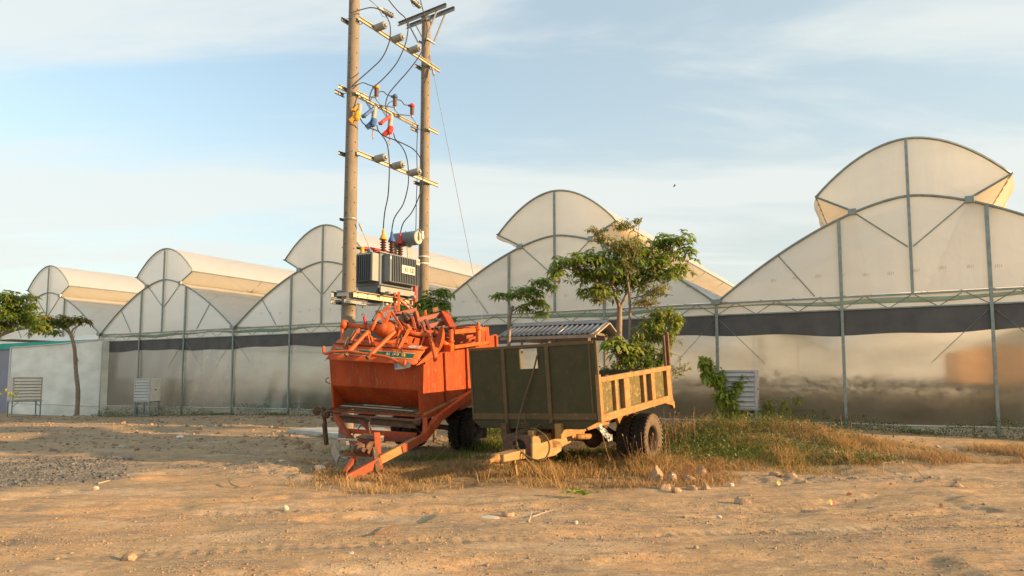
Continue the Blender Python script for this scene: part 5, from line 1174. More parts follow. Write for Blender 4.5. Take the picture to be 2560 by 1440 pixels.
# ------------------------------------------------------------------ foliage
def leafmat(name, a, b, c, t3=.8, tr=.35):
    return mat(name, a, b, .5, 0, island=True, c3=c, t3=t3, transl=tr, spec=.35)
LM = dict(green=leafmat('umbrella_leaf', (.14, .25, .04), (.31, .36, .07), (.44, .40, .10), .78, .55),
          lime=leafmat('lime_leaf', (.20, .29, .045), (.36, .38, .07), (.30, .26, .05), .8),
          tan=leafmat('fine_tan_leaf', (.22, .27, .055), (.36, .34, .08), (.27, .16, .05), .75),
          orange=leafmat('turning_leaf', (.30, .22, .05), (.14, .15, .03), (.55, .20, .07), .62),
          sap=leafmat('sapling_leaf', (.24, .36, .05), (.42, .46, .08), (.34, .30, .05), .85),
          weed=leafmat('weed_leaf', (.075, .12, .025), (.15, .19, .04), (.28, .22, .07), .8, .3),
          dry=leafmat('dry_leaf', (.30, .17, .06), (.20, .11, .05), (.42, .26, .10), .7, .2))
def unit(v): return v/(np.linalg.norm(v, axis=-1, keepdims=True)+1e-9)
def leaves_np(P, D, L, wid=.17, droop=.25):
    """one pointed leaf per row: base P, direction D, length L"""
    n = len(P); s = np.cross(D, [0, 0, 1.0]); s = unit(s); r = rng.uniform(-.5, .5, n)[:, None]; up = unit(np.cross(s, D))
    s = s*np.cos(r)+up*np.sin(r); up = unit(np.cross(s, D)); L = L[:, None]
    m = P+D*L*.5+up*L*.06-np.array([0, 0, 1])*L*droop*.15
    tip = P+D*L-np.array([0, 0, 1])*L*droop
    v = np.stack([P, m+s*L*wid-up*L*.05, tip, m-s*L*wid-up*L*.05, m], 1).reshape(-1, 3)
    b = np.arange(n)[:, None]*5
    f = np.concatenate([b+np.array([[0, 4, 1]]), b+np.array([[1, 4, 2]]), b+np.array([[2, 4, 3]]), b+np.array([[3, 4, 0]])], 1).reshape(-1, 3)
    return v, f
class Crown:
    def __init__(s): s.P = []; s.D = []; s.L = []; s.W = []; s.tw = MB()
    def whorls(s, c, rad, n, L, limb=None, k=8):
        c = np.array(c); rad = np.array(rad)*np.array([1.15, 1.3, 1.75]); n = int(n*1.5)
        for i in range(n):
            d = unit(rng.normal(0, 1, 3)); d[2] = abs(d[2])*.9-.5*(rng.random() < .4); rr = rng.uniform(.25, 1.08)
            p = c+d*rad*rr; a = unit(np.array([d[0]*.5, d[1]*.5, 1.0])+rng.normal(0, .22, 3)); l0 = L*rng.uniform(.6, 1.3)
            x = unit(np.cross(a, [.3, 1, .1])); y = np.cross(a, x); kk = k+rng.integers(-2, 2); ph = rng.random()*6.28
            for j in range(kk):
                t = ph+6.283*j/kk+rng.normal(0, .12); dr = rng.uniform(-.35, .15)
                D = (x*math.cos(t)+y*math.sin(t))*math.cos(dr)+a*math.sin(dr); s.P.append(p+D*l0*.12); s.D.append(D); s.L.append(l0*rng.uniform(.75, 1.1))
            if i % 4 == 0:
                b = c-np.array([0, 0, rad[2]*.7])+rng.normal(0, .1, 3)*rad; s.tw.tube([b, (b+p)/2+np.array([0, 0, -.03]), p], [.009, .007, .005], 4, cap=False)
    def scatter(s, c, rad, n, L, down=.3):
        c = np.array(c); rad = np.array(rad); n = int(n*1.6); nt_ = max(2, n//14)
        for i in range(nt_):
            d = unit(rng.normal(0, 1, 3)); e = c+d*rad*rng.uniform(.5, 1.05); b = c+rng.normal(0, .25, 3)*rad-np.array([0, 0, rad[2]*.4])
            mid = (b+e)/2+rng.normal(0, .08, 3)*rad; s.tw.tube([b, mid, e], [.007, .005, .003], 3, cap=False)
            for j in range(14):
                t = rng.uniform(.25, 1.05); p = b+(e-b)*t+(mid-(b+e)/2)*4*t*(1-t)*.5; D = unit(unit(e-b)*.5+rng.normal(0, .7, 3)-np.array([0, 0, down])); s.P.append(p); s.D.append(D); s.L.append(L*rng.uniform(.6, 1.3))
    def stem(s, P, n, L):
        P = [np.array(p) for p in P]; seg = len(P)-1
        for i in range(n):
            t = (i+.5)/n*seg; j = int(t); p = P[j]+(P[j+1]-P[j])*(t-j); ax = unit(P[j+1]-P[j]); a = rng.uniform(0, 6.28)
            o = unit(np.cross(ax, [math.cos(a), math.sin(a), .3])); D = unit(o+ax*.5-np.array([0, 0, .35])); s.P.append(p+o*.01); s.D.append(D); s.L.append(L*rng.uniform(.6, 1.2))
    def build(s, name, m, parent, wid=.17, droop=.25):
        v, f = leaves_np(np.array(s.P), np.array(s.D), np.array(s.L), wid, droop)
        v = v-np.array(parent.location)[None]
        o = np_mesh(name, v, f, m); o.parent = parent; FRAME[o.name] = FRAME[parent.name]; o['kind'] = 'stuff'
        if s.tw.v: s.tw.build('twigs', MAT['bark'], parent)['kind'] = 'stuff'
        return o
def px_r(r, Y): return r*Y/F
def limbs(t, L, m='bark'):
    for i, (pts, r0, r1) in enumerate(L):
        P = smooth_path([p if isinstance(p, Vector) else at(*p) for p in pts], 4); k = len(P)
        MB().tube(P, [(r0+(r1-r0)*j/(k-1))*(1+.06*math.sin(j*2.1)) for j in range(k)], 8).build('trunk' if i == 0 else 'limb', MAT[m], t, True)
def tree(name, label, cat, base, L, parts, m='bark', group=None):
    t = thing(name, label, cat, base, None, group); limbs(t, L, m)
    for (nm, mt, mode, leaf, cl, wid, dr) in parts:
        c = Crown()
        for q in cl:
            px, py, Y, rx, rz, n = q; rad = (px_r(rx, Y), px_r(rx, Y)*.8, px_r(rz, Y))
            if mode == 'w': c.whorls(at(px, py, Y), rad, n, leaf)
            else: c.scatter(at(px, py, Y), rad, n, leaf)
        c.build(nm, LM[mt], t, wid, dr)
    return t
def gnd(px, Y):
    r = ray(px, 900); x = r.x*Y/r.y; return Vector((x, Y, gh(x, Y)))
G = 'trees with palmate leaves by the greenhouse'
b5 = gnd(1548, 16)
tree('tree', 'tallest tree, with whorled leaves, rising behind the green trailer', 'tree', b5,
     [([b5-Vector((0, 0, .1)), (1549, 940, 16), (1548, 850, 16), (1549, 765, 16)], .085, .06),
      ([(1549, 770, 16), (1540, 745, 15.9), (1528, 710, 15.9), (1500, 690, 15.8), (1440, 672, 15.7)], .045, .015),
      ([(1549, 770, 16), (1560, 750, 16), (1575, 715, 16.1), (1610, 665, 16.2), (1680, 620, 16.2)], .045, .015),
      ([(1575, 715, 16.1), (1620, 705, 16.1), (1690, 690, 16.1)], .022, .01), ([(1528, 715, 15.9), (1500, 735, 15.7), (1470, 745, 15.6)], .022, .01)],
     [('crown', 'green', 'w', .175, [(1675, 607, 16.1, 55, 22, 44), (1720, 632, 16.1, 20, 22, 10), (1433, 655, 15.7, 58, 18, 36), (1397, 684, 15.6, 24, 20, 14), (1487, 648, 15.8, 38, 18, 24), (1503, 692, 15.8, 58, 24, 46), (1488, 728, 15.7, 34, 22, 24), (1541, 662, 15.9, 46, 24, 24), (1606, 632, 16.1, 42, 28, 34), (1650, 648, 16.1, 46, 20, 30), (1700, 672, 16, 32, 12, 12), (1660, 688, 16, 48, 16, 24), (1577, 708, 16, 36, 20, 20), (1525, 738, 15.9, 20, 14, 8), (1540, 700, 16.1, 44, 20, 20), (1460, 690, 15.8, 36, 16, 14), (1612, 690, 16.1, 40, 18, 18), (1560, 628, 16.2, 34, 18, 12), (1640, 660, 15.8, 44, 20, 16), (1580, 665, 15.8, 40, 26, 16)], .20, .35)], group=G)
b6 = gnd(1578, 15.6)
tree('small_leaved_tree', 'slender tree with fine tan-green leaves and a bare crown top, right behind the whorled tree', 'tree', b6,
     [([b6-Vector((0, 0, .1)), (1577, 920, 15.6), (1575, 823, 15.6), (1574, 747, 15.6), (1568, 693, 15.6), (1563, 642, 15.6), (1574, 580, 15.6)], .05, .012),
      ([(1568, 693, 15.6), (1585, 640, 15.5), (1598, 560, 15.5)], .018, .006), ([(1563, 642, 15.6), (1530, 605, 15.5), (1480, 572, 15.5)], .015, .005), ([(1574, 747, 15.6), (1610, 738, 15.5), (1660, 718, 15.4)], .018, .006), ([(1575, 823, 15.6), (1620, 810, 15.4), (1680, 795, 15.3)], .02, .006), ([(1576, 870, 15.6), (1630, 870, 15.3), (1700, 890, 15.2)], .015, .005)],
     [('fine_crown', 'tan', 's', .065, [(1563, 562, 15.5, 46, 20, 280), (1490, 574, 15.5, 38, 10, 170), (1505, 594, 15.5, 40, 16, 240), (1596, 550, 15.5, 18, 8, 80), (1541, 612, 15.5, 42, 28, 380), (1575, 613, 15.5, 42, 34, 420), (1560, 660, 15.5, 40, 30, 260), (1642, 725, 15.4, 58, 22, 420), (1613, 752, 15.4, 48, 20, 340), (1500, 745, 15.5, 34, 16, 200), (1697, 918, 15.2, 42, 34, 150)], .24, .2),
      ('lower_crown', 'lime', 's', .11, [(1660, 783, 15.3, 48, 24, 330), (1688, 803, 15.3, 28, 24, 200), (1631, 808, 15.3, 55, 28, 380), (1667, 840, 15.2, 38, 28, 260), (1613, 840, 15.3, 46, 28, 300)], .2, .3)])
b7 = gnd(1590, 15.0)
tree('shrub', 'leafy shrub with large yellow-green leaves standing behind the side of the green trailer', 'shrub', b7,
     [([b7-Vector((0, 0, .1)), (1585, 960, 15), (1580, 890, 15)], .04, .02), ([(1580, 930, 15), (1548, 900, 14.9), (1540, 872, 14.9)], .02, .008), ([(1582, 930, 15), (1620, 900, 15), (1645, 880, 15)], .02, .008), ([(1560, 900, 14.9), (1530, 905, 14.8), (1512, 925, 14.8), (1506, 950, 14.8)], .008, .005)],
     [('leaf_whorls', 'lime', 'w', .22, [(1548, 866, 14.9, 30, 16, 12), (1525, 858, 14.9, 18, 10, 5), (1580, 868, 14.9, 18, 12, 7)], .22, .35),
      ('dark_leaves', 'green', 's', .10, [(1577, 893, 15, 55, 30, 420), (1541, 920, 14.9, 42, 14, 220), (1631, 893, 15.1, 48, 32, 380), (1600, 870, 15.1, 40, 26, 260), (1590, 925, 15, 60, 22, 330), (1655, 885, 15, 20, 14, 80)], .26, .2)])
b3 = gnd(1271, 17.5)
tree('tree', 'small slim tree with flat whorled crown between the two trailers and the shelter', 'tree', b3,
     [([b3-Vector((0, 0, .1)), (1270, 950, 17.5), (1272, 862, 17.5), (1275, 794, 17.5), (1283, 765, 17.5)], .06, .035), ([(1279, 780, 17.5), (1272, 758, 17.5), (1260, 744, 17.5)], .02, .01), ([(1281, 778, 17.5), (1300, 766, 17.4), (1335, 752, 17.4), (1360, 720, 17.4)], .022, .008)],
     [('crown', 'green', 'w', .18, [(1260, 738, 17.5, 28, 8, 11), (1296, 733, 17.5, 28, 12, 14), (1325, 728, 17.4, 32, 14, 16), (1353, 706, 17.4, 28, 10, 12), (1380, 720, 17.4, 14, 14, 6), (1343, 758, 17.4, 36, 14, 17), (1306, 772, 17.4, 18, 8, 5), (1353, 783, 17.3, 22, 8, 6)], .19, .35)], group=G)
b4 = gnd(1088, 17)
tree('tree', 'low leafy tree crown showing just behind the implements on the orange trailer', 'tree', b4,
     [([b4-Vector((0, 0, .1)), (1090, 900, 17), (1088, 800, 17), (1088, 772, 17), (1100, 748, 17)], .05, .015), ([(1088, 790, 17), (1080, 760, 17), (1076, 735, 17)], .02, .006), ([(1088, 800, 17), (1030, 790, 17.2), (1006, 772, 17.2)], .02, .006)],
     [('crown', 'green', 'w', .17, [(1077, 734, 17, 22, 5, 5), (1106, 731, 17, 17, 6, 6), (1063, 755, 17, 26, 10, 13), (1080, 766, 17, 36, 14, 22), (1112, 762, 17, 18, 12, 11), (1072, 780, 16.9, 30, 12, 15), (1135, 800, 16.9, 10, 6, 4), (1006, 767, 17.2, 12, 8, 4), (1100, 785, 16.9, 20, 10, 8)], .22, .35)], group=G)
b1 = gnd(-70, 26)
tree('tree', 'dense dark green tree crown reaching in from the left edge of the picture', 'tree', b1,
     [([b1-Vector((0, 0, .1)), (-68, 930, 26), (-60, 860, 26), (-30, 845, 26), (0, 838, 26), (35, 826, 26), (80, 818, 26)], .16, .03), ([(-60, 870, 26), (-55, 810, 26), (-30, 770, 26), (20, 755, 26)], .08, .02), ([(-10, 840, 26), (20, 815, 26), (50, 795, 26)], .04, .01)],
     [('crown', 'green', 'w', .22, [(16, 744, 26, 40, 12, 40), (46, 754, 26, 28, 10, 24), (74, 743, 26, 16, 5, 9), (79, 765, 26, 10, 7, 6), (26, 770, 26, 48, 15, 56), (21, 793, 26, 48, 18, 60), (53, 793, 26, 38, 16, 44), (80, 812, 26, 32, 12, 30), (-60, 765, 26, 50, 26, 60), (-50, 805, 26, 45, 20, 40), (0, 815, 26, 40, 12, 30), (105, 824, 26, 22, 9, 16)], .20, .3)], group=G)
b2 = gnd(199, 32)
tree('tree', 'thin bare-trunked tree with a flat crown of green and orange leaves before the white room', 'tree', b2,
     [([b2-Vector((0, 0, .1)), (195, 980, 32), (190, 930, 32), (186, 870, 32), (177, 836, 32)], .105, .075), ([(177, 838, 32), (160, 822, 32), (130, 808, 32), (112, 803, 32)], .06, .025), ([(177, 838, 32), (184, 822, 32), (203, 812, 32)], .05, .02), ([(177, 838, 32), (170, 818, 32), (165, 808, 32)], .05, .02), ([(185, 870, 32), (190, 885, 31.9), (196, 905, 31.9)], .025, .015)],
     [('crown', 'green', 'w', .25, [(128, 806, 32, 20, 8, 12), (148, 812, 32, 18, 9, 12), (169, 808, 32, 16, 8, 9), (118, 826, 32, 22, 9, 14), (140, 832, 31.8, 14, 7, 7)], .22, .3),
      ('turning_leaves', 'orange', 'w', .24, [(110, 796, 31.9, 34, 6, 17), (78, 793, 31.9, 14, 5, 5), (158, 797, 32, 20, 7, 12), (190, 803, 32, 20, 8, 14), (211, 805, 32, 10, 8, 8), (107, 812, 31.9, 12, 7, 5)], .22, .3)], m='bark', group=G)
# sapling on the mound
bs = gpx(1822, 1072); Ys = bs.y
sap = thing('sapling', 'bright green sapling with drooping leafy stems on the weedy mound', 'sapling', bs)
stems = [[(1822, 1074), (1821, 1040), (1820, 1015), (1811, 985), (1801, 960), (1785, 925), (1768, 905), (1750, 900)], [(1822, 1015), (1830, 990), (1839, 968), (1857, 945), (1880, 937)], [(1821, 1020), (1850, 1004), (1880, 1000), (1930, 1002), (1962, 997), (2003, 1000)], [(1822, 1060), (1812, 1040), (1800, 1030)], [(1871, 1001), (1890, 1025), (1905, 1050)]]
cr = Crown(); cr2 = Crown()
for i, s_ in enumerate(stems):
    P = smooth_path([at(x, y, Ys+.1*math.sin(i*2+k)) for k, (x, y) in enumerate(s_)], 4)
    MB().tube(P, [.022*(1-j/len(P))+.004 for j in range(len(P))], 6).build('stem', MAT['bark'], sap, True)
    c_ = cr if i != 2 else cr2
    c_.stem([tuple(p) for p in P[int(len(P)*.2):]], [330, 260, 70, 60, 50][i], .19 if i != 2 else .13)
for px, py, rx, rz, n in ((1815, 1052, 24, 18, 120), (1762, 905, 18, 10, 60), (1800, 945, 20, 24, 100), (1812, 995, 30, 26, 150), (1775, 935, 26, 22, 110), (1850, 1010, 26, 16, 80), (1852, 960, 18, 16, 60), (1835, 1030, 20, 16, 60)): cr.scatter(at(px, py, Ys), (px_r(rx, Ys),)*2+(px_r(rz, Ys),), int(n*1.7), .17, .5)
for px, py, rx, rz, n in ((1924, 1022, 24, 20, 110), (1962, 1020, 16, 16, 60), (1990, 1002, 14, 6, 20)): cr2.scatter(at(px, py, Ys), (px_r(rx, Ys),)*2+(px_r(rz, Ys),), n, .12, .5)
cr.build('leaves', LM['sap'], sap, .2, .35); cr2.build('turning_leaves', leafmat('sapling_turning', (.26, .34, .05), (.40, .36, .07), (.62, .30, .06), .7, .5), sap, .22, .25)
# sprig at the left edge
sg_ = thing('sprig', 'small leafy sprig poking in at the left edge before the beige cooler box', 'plant', gnd(-25, 22))
P = smooth_path([sg_.location+Vector((0, 0, -.05)), at(-15, 1010, 22), at(5, 985, 22), at(25, 978, 22), at(44, 985, 22)], 4)
MB().tube(P, .008, 5).build('stem', MAT['bark'], sg_, True); c_ = Crown()
c_.stem([tuple(p) for p in P[6:]], 14, .16); c_.build('leaves', LM['lime'], sg_, .24, .3)
# broad weed in the foreground dirt
bw = gpx(1447, 1243); wd_ = thing('broadleaf_weed', 'low round-leaved green weed alone on the bare dirt in front of the trailers', 'weed', bw); c_ = Crown()
for i in range(34):
    a = rng.uniform(0, 6.28); r_ = rng.uniform(0, .22); d = np.array([math.cos(a), math.sin(a)*.6, rng.uniform(-.1, .6)])
    c_.P.append(np.array(bw)+d*r_*np.array([1.2, .8, .3])+np.array([0, 0, .02+.05*rng.random()])); c_.D.append(unit(d+np.array([0, 0, .2]))); c_.L.append(rng.uniform(.07, .13))
c_.build('leaves', LM['sap'], wd_, .38, .3)

# ------------------------------------------------------------------ grass and weeds
def blades(name, X, Y, h, w_, lean, m, label, seg=2):
    n = len(X); Z = gz(X, Y); a = rng.uniform(0, 6.283, n); l = lean*rng.uniform(.2, 1.3, n)*h
    d = np.stack([np.cos(a), np.sin(a), np.zeros(n)], 1); b = rng.uniform(0, 6.283, n); s = np.stack([np.cos(b), np.sin(b), np.zeros(n)], 1)*w_
    P0 = np.stack([X, Y, Z-.01], 1); up = np.array([0, 0, 1.0])
    P1 = P0+up*(h*.6)[:, None]+d*(l*.35)[:, None]; P2 = P0+up*(h*rng.uniform(.75, 1.0, n))[:, None]+d*l[:, None]
    v = np.stack([P0-s, P0+s, P1+s*.8, P1-s*.8, P2], 1).reshape(-1, 3); k = np.arange(n)[:, None]*5
    f = np.concatenate([k+np.array([[0, 1, 2]]), k+np.array([[0, 2, 3]]), k+np.array([[3, 2, 4]])], 1).reshape(-1, 3)
    o = np_mesh(name, v, f, m); o['kind'] = 'stuff'; o['label'] = label; return o
def sample(n, x0, x1, y0, y1, fn):
    X = rng.uniform(x0, x1, n); Y = rng.uniform(y0, y1, n); k = rng.random(n) < fn(X, Y); return X[k], Y[k]
MG = mat('dry_grass', (.54, .36, .15), (.38, .25, .09), .8, 0, island=True, c3=(.19, .22, .05), t3=.62, transl=.3)
MG2 = mat('short_dry_grass', (.50, .32, .14), (.32, .20, .09), .85, 0, island=True, c3=(.17, .18, .06), t3=.62, transl=.25)
MGR = mat('green_grass', (.13, .18, .04), (.26, .27, .06), .8, 0, island=True, c3=(.38, .26, .09), t3=.7, transl=.3)
def thf(X, Y):
    z = zones(X, Y)[2]; c = fbm(X*1.1, Y*1.7, 4, 120); return np.clip(z*1.4-.25, 0, 1)*sstep(.47, .56, c)
X, Y = sample(150000, -4.2, 11, 9.8, 17, thf); h = rng.uniform(.04, .16, len(X))*(.7+.8*fbm(X*.9, Y*.9, 2, 140))
blades('dry_grass', X, Y, h, .0045, 1.1, MG2, 'matted short dry grass and straw round and in front of the trailers')
def tuft(n, cx, cy, sx, sy, h0, h1):
    return rng.normal(cx, sx, n), rng.normal(cy, sy, n), rng.uniform(h0, h1, n)
T = [tuft(int(q[2]), *q[:2], .16, .12, q[3]*.4, q[3]) for q in [(rng.uniform(2.2, 8.5), rng.uniform(12.6, 15.6), rng.uniform(40, 130), rng.uniform(.2, .5)) for _ in range(34)]]
for px, py, sx, sy, n, h0, h1 in ((1300, 1205, .28, .18, 900, .1, .34), (1375, 1190, .3, .2, 800, .1, .36), (1560, 1185, .35, .15, 900, .1, .3), (1500, 1160, .4, .2, 700, .1, .3), (1450, 1195, .5, .2, 900, .05, .2), (1620, 1170, .3, .15, 700, .15, .4), (1690, 1080, .35, .3, 1100, .2, .5), (1100, 1170, .6, .2, 1500, .06, .22), (1000, 1190, .5, .2, 1400, .05, .2), (870, 1225, .4, .12, 900, .05, .2), (790, 1215, .3, .08, 700, .05, .18), (1200, 1190, .6, .25, 1500, .05, .2), (950, 1225, .5, .15, 1000, .05, .16),
                                  (1960, 1090, .7, .4, 2200, .08, .3), (2120, 1110, .6, .3, 1600, .06, .22), (1800, 1110, .8, .5, 2600, .08, .3), (1750, 1160, .6, .3, 1500, .06, .22), (1900, 1140, .8, .4, 2400, .05, .22), (2060, 1160, .7, .4, 1600, .04, .16), (2350, 1140, .7, .3, 900, .04, .14), (2540, 1120, .5, .2, 600, .05, .15), (870, 1190, .3, .1, 500, .05, .2)):
    p = gpx(px, py); T.append(tuft(n, p.x, p.y, sx, sy, h0, h1))
X, Y, h = [np.concatenate(q) for q in zip(*T)]; k_ = rng.random(len(X)) < .06+.94*sstep(.46, .58, fbm(X*1.5, Y*1.8, 3, 230)); X, Y, h = X[k_], Y[k_], h[k_]*(.6+.8*fbm(X[k_]*3, Y[k_]*3, 2, 240))
blades('tufted_grass', X, Y, h, .004, .9, MG, 'taller tawny grass tufts round the trailers and over the mound')
T = []
for px, py, sx, sy, n, h0, h1 in ((1210, 1120, .35, .4, 1600, .1, .4), (1235, 1080, .3, .4, 1600, .15, .6), (1450, 1140, .5, .3, 1100, .05, .25), (1700, 1120, .8, .6, 1200, .08, .35), (1780, 1130, .5, .3, 1600, .06, .25), (1110, 1150, .5, .2, 900, .05, .22), (1990, 1150, .5, .3, 900, .04, .14), (870, 1130, .25, .2, 300, .05, .2), (1880, 1100, .5, .3, 1300, .08, .25)):
    p = gpx(px, py); T.append(tuft(n, p.x, p.y, sx, sy, h0, h1))
X, Y, h = [np.concatenate(q) for q in zip(*T)]
blades('green_grass', X, Y, h, .005, .8, MGR, 'greener grass in the shade under and behind the trailers')
# seed stalks
sk = MB()
for i in range(150):
    if i < 70: p = gpx(random.uniform(1575, 1690), random.uniform(1130, 1190))
    elif i < 110: p = gpx(random.uniform(1660, 1740), random.uniform(1075, 1130))
    elif i < 130: p = gpx(random.uniform(1290, 1460), random.uniform(1150, 1215))
    else: p = gpx(random.uniform(1900, 2150), random.uniform(1075, 1110))
    hh = random.uniform(.28, .62)*(1 if i < 110 else .7); a = random.uniform(0, 6.28); q = p+Vector((math.cos(a)*hh*.25, math.sin(a)*hh*.25, hh)); m_ = (p+q)/2+Vector((0, 0, .05))
    sk.tube([p, m_, q], .0028, 3, cap=False); dr = (q-m_).normalized(); sk.lathe(q, dr, [(0, 0), (.009, .012), (.009, .04), (0, .06)], 4)
o = sk.build('seed_stalks', LM['dry']); o['kind'] = 'stuff'; o['label'] = 'thin upright grass stalks with pinkish seed heads round the wheels'
# two long straws leaning in front of the green trailer
for a, b, c in (((1305, 1135), (1345, 1175), (1400, 1225)), ((1370, 1145), (1388, 1180), (1405, 1235)), ((1075, 1158), (1105, 1130), (1128, 1105)), ((1500, 1063), (1512, 1110), (1528, 1165))):
    pa, pb, pc_ = gpx(*a if a[1] > b[1] else c), None, None
    Yd = min(gpx(*a).y, gpx(*c).y)-.02
    tag(MB().tube(smooth_path([at(*a, Yd), at(*b, Yd), at(*c, Yd)]), .006, 5).build('long_straw', MG), {1305: 'long curved straw crossing below the hose of the green trailer', 1370: 'steeper long straw right of the hose loop', 1075: 'pale forked straw leaning by the orange trailer wheels', 1500: 'thin straw hanging before the green trailer axle'}[a[0]], 'straw', 'long straws by the trailers')
# weeds along the foot of the greenhouse
def weedfn(n):
    u = np.concatenate([rng.uniform(22, 38, n//2), rng.uniform(-6, 5.5, n-n//2)]); c = sstep(.35, .62, fbm(u*.9, u*0+3, 3, 160)); v = -.25-rng.exponential(.22, n)
    z = rng.uniform(0, 1, n)**1.4*(.10+.38*c); p = np.array(FP0)[None]+np.outer(u, FD)+np.outer(v, FN); p[:, 2] = base_h(p[:, 0], p[:, 1])+z; return p
o = leaf_cloud(15000, weedfn, .05, LM['weed'], 'ground_weeds', .7); o['kind'] = 'stuff'; o['label'] = 'dark green weeds along the foot of the greenhouse wall'
def mw(n):
    q = []
    for px, py, sx, sy, k, hh in ((1740, 1100, .8, .7, .22, .26), (1830, 1090, .7, .5, .12, .28), (1890, 1120, 1.0, .7, .16, .18), (1760, 1140, .9, .4, .10, .14), (1900, 1085, 1.4, .5, .12, .22), (1350, 1170, 1.6, .5, .10, .08), (1470, 1150, .5, .25, .1, .14), (1990, 1130, .5, .3, .06, .12), (1240, 1110, .2, .3, .07, .4), (2150, 1150, .4, .2, .05, .1)):
        p = gpx(px, py); m_ = int(n*k); x = rng.normal(p.x, sx, m_); y = rng.normal(p.y, sy, m_); q.append(np.stack([x, y, base_h(x, y)+rng.uniform(0, 1, m_)**1.3*hh], 1))
    q = np.concatenate(q); return q
P_ = mw(12000); o = leaf_cloud(len(P_), lambda n: P_, .055, LM['weed'], 'mound_weeds', .7); o['kind'] = 'stuff'; o['label'] = 'low leafy green weeds on the mound beside the wheels'
# ------------------------------------------------------------------ stones and litter
MS = mat('field_stones', (.40, .28, .17), (.25, .18, .12), .9, 0, island=True, c3=(.50, .44, .34), t3=.82)
MSg = mat('grey_gravel', (.17, .17, .155), (.08, .08, .075), .9, 0, island=True, c3=(.30, .29, .26), t3=.85)
OCT = np.array([[1, 0, 0], [-1, 0, 0], [0, 1, 0], [0, -1, 0], [0, 0, 1], [0, 0, -1]], float)
OF = np.array([[0, 2, 4], [2, 1, 4], [1, 3, 4], [3, 0, 4], [2, 0, 5], [1, 2, 5], [3, 1, 5], [0, 3, 5]])
CUB = np.array([[x, y, z] for x in (-1, 1) for y in (-1, 1) for z in (-1, 1)], float); CF = np.array([[0, 1, 3], [0, 3, 2], [4, 6, 7], [4, 7, 5], [0, 4, 5], [0, 5, 1], [2, 3, 7], [2, 7, 6], [0, 2, 6], [0, 6, 4], [1, 5, 7], [1, 7, 3]])
def stones(name, X, Y, r, m, label):
    n = len(X); Z = gz(X, Y); V = CUB[None]*(r[:, None, None])*rng.uniform(.45, 1.0, (n, 1, 3))*np.array([.75, .75, .5])
    V = V*(1+rng.uniform(-.38, .12, (n, 8, 3))); a = rng.uniform(0, 6.28, n); c, s = np.cos(a)[:, None], np.sin(a)[:, None]
    t = rng.uniform(-.5, .5, n); ct, st_ = np.cos(t)[:, None], np.sin(t)[:, None]
    y1 = V[..., 1]*ct-V[..., 2]*st_; z1 = V[..., 1]*st_+V[..., 2]*ct; x = V[..., 0]*c-y1*s; y = V[..., 0]*s+y1*c
    P = np.stack([x+X[:, None], y+Y[:, None], z1+(Z+r*.12)[:, None]], -1).reshape(-1, 3)
    f = (np.arange(n)[:, None, None]*8+CF[None]).reshape(-1, 3); o = np_mesh(name, P, f, m); o['kind'] = 'stuff'; o['label'] = label; return o
X, Y = sample(26000, -9, 11, 5.2, 17, lambda X, Y: .025+.85*zones(X, Y)[0]**1.3); stones('loose_stones', X, Y, rng.gamma(1.4, .008, len(X))+.004, MS, 'small loose clods and stones scattered over the dirt')
X, Y = sample(34000, -5.5, 6, 4.9, 9.5, lambda X, Y: .08+.8*sstep(.4, .65, fbm(X*1.1, Y*1.9, 4, 210))); stones('grit', X, Y, rng.gamma(1.6, .0028, len(X))+.003, MS, 'grit and crumbs of earth on the nearest ground')
X, Y = sample(9000, -22, 3, 15, 33, lambda X, Y: .35+.4*zones(X, Y)[0]); stones('loose_stones', X, Y, rng.gamma(1.7, .016, len(X))+.01, MS, 'small stones over the far left ground')
X, Y = sample(26000, -12.5, -4.5, 9, 15.5, lambda X, Y: zones(X, Y)[1]**2*.8); stones('gravel', X, Y, rng.gamma(2, .007, len(X))+.006, MSg, 'patch of crushed grey gravel at the left')
RK = [mat('tan_rock', (.42, .28, .165), (.30, .20, .12), .95, 0, 9, .8, 30, c3=(.52, .42, .31), t3=.6), mat('pale_rock', (.55, .50, .40), (.46, .41, .32), .95, 0, 5, .4, 22)]
def rock(label, px, py, wpx, hpx, k=0, seed=0):
    p = gpx(px, py); s = p.y/F; R_ = np.random.default_rng(seed+int(px)); bm = MB(); n = 16; rings = 10; rows = []; S_ = [(unit(R_.normal(0, 1, 3)), R_.uniform(.62, .95)) for _ in range(13)]
    for i in range(rings+1):
        ph = math.pi*i/rings; row = []
        for j in range(n+1):
            t = 2*math.pi*(j % n)/n; d = np.array([math.sin(ph)*math.cos(t), math.sin(ph)*math.sin(t), math.cos(ph)])
            q = 1+.42*(float(fbm(np.array(d[0]*1.6+px), np.array(d[1]*1.6+d[2]*2.3), 3, seed+9))-.5)*2*.8
            for (nv, lim) in S_:
                e_ = float(d@nv)*q
                if e_ > lim: q *= lim/e_
            q += .05*(R_.random()-.5)*(0 < i < rings)*(j not in (0, n))
            row.append(p+Vector((d[0]*wpx*s*.5*q, d[1]*wpx*s*.42*q, d[2]*hpx*s*.60*q+hpx*s*.08)))
        rows.append(row)
    bm.grid(rows); o = bm.build('rock', RK[k], None, 'auto')
    tag(o, label, 'rock', 'rocks lying on the dirt'); me = o.data; c = sum((Vector(v.co) for v in me.vertices), Vector())/len(me.vertices); c.z = p.z
    me.transform(Matrix.Translation(-c)); o.location = c; return o
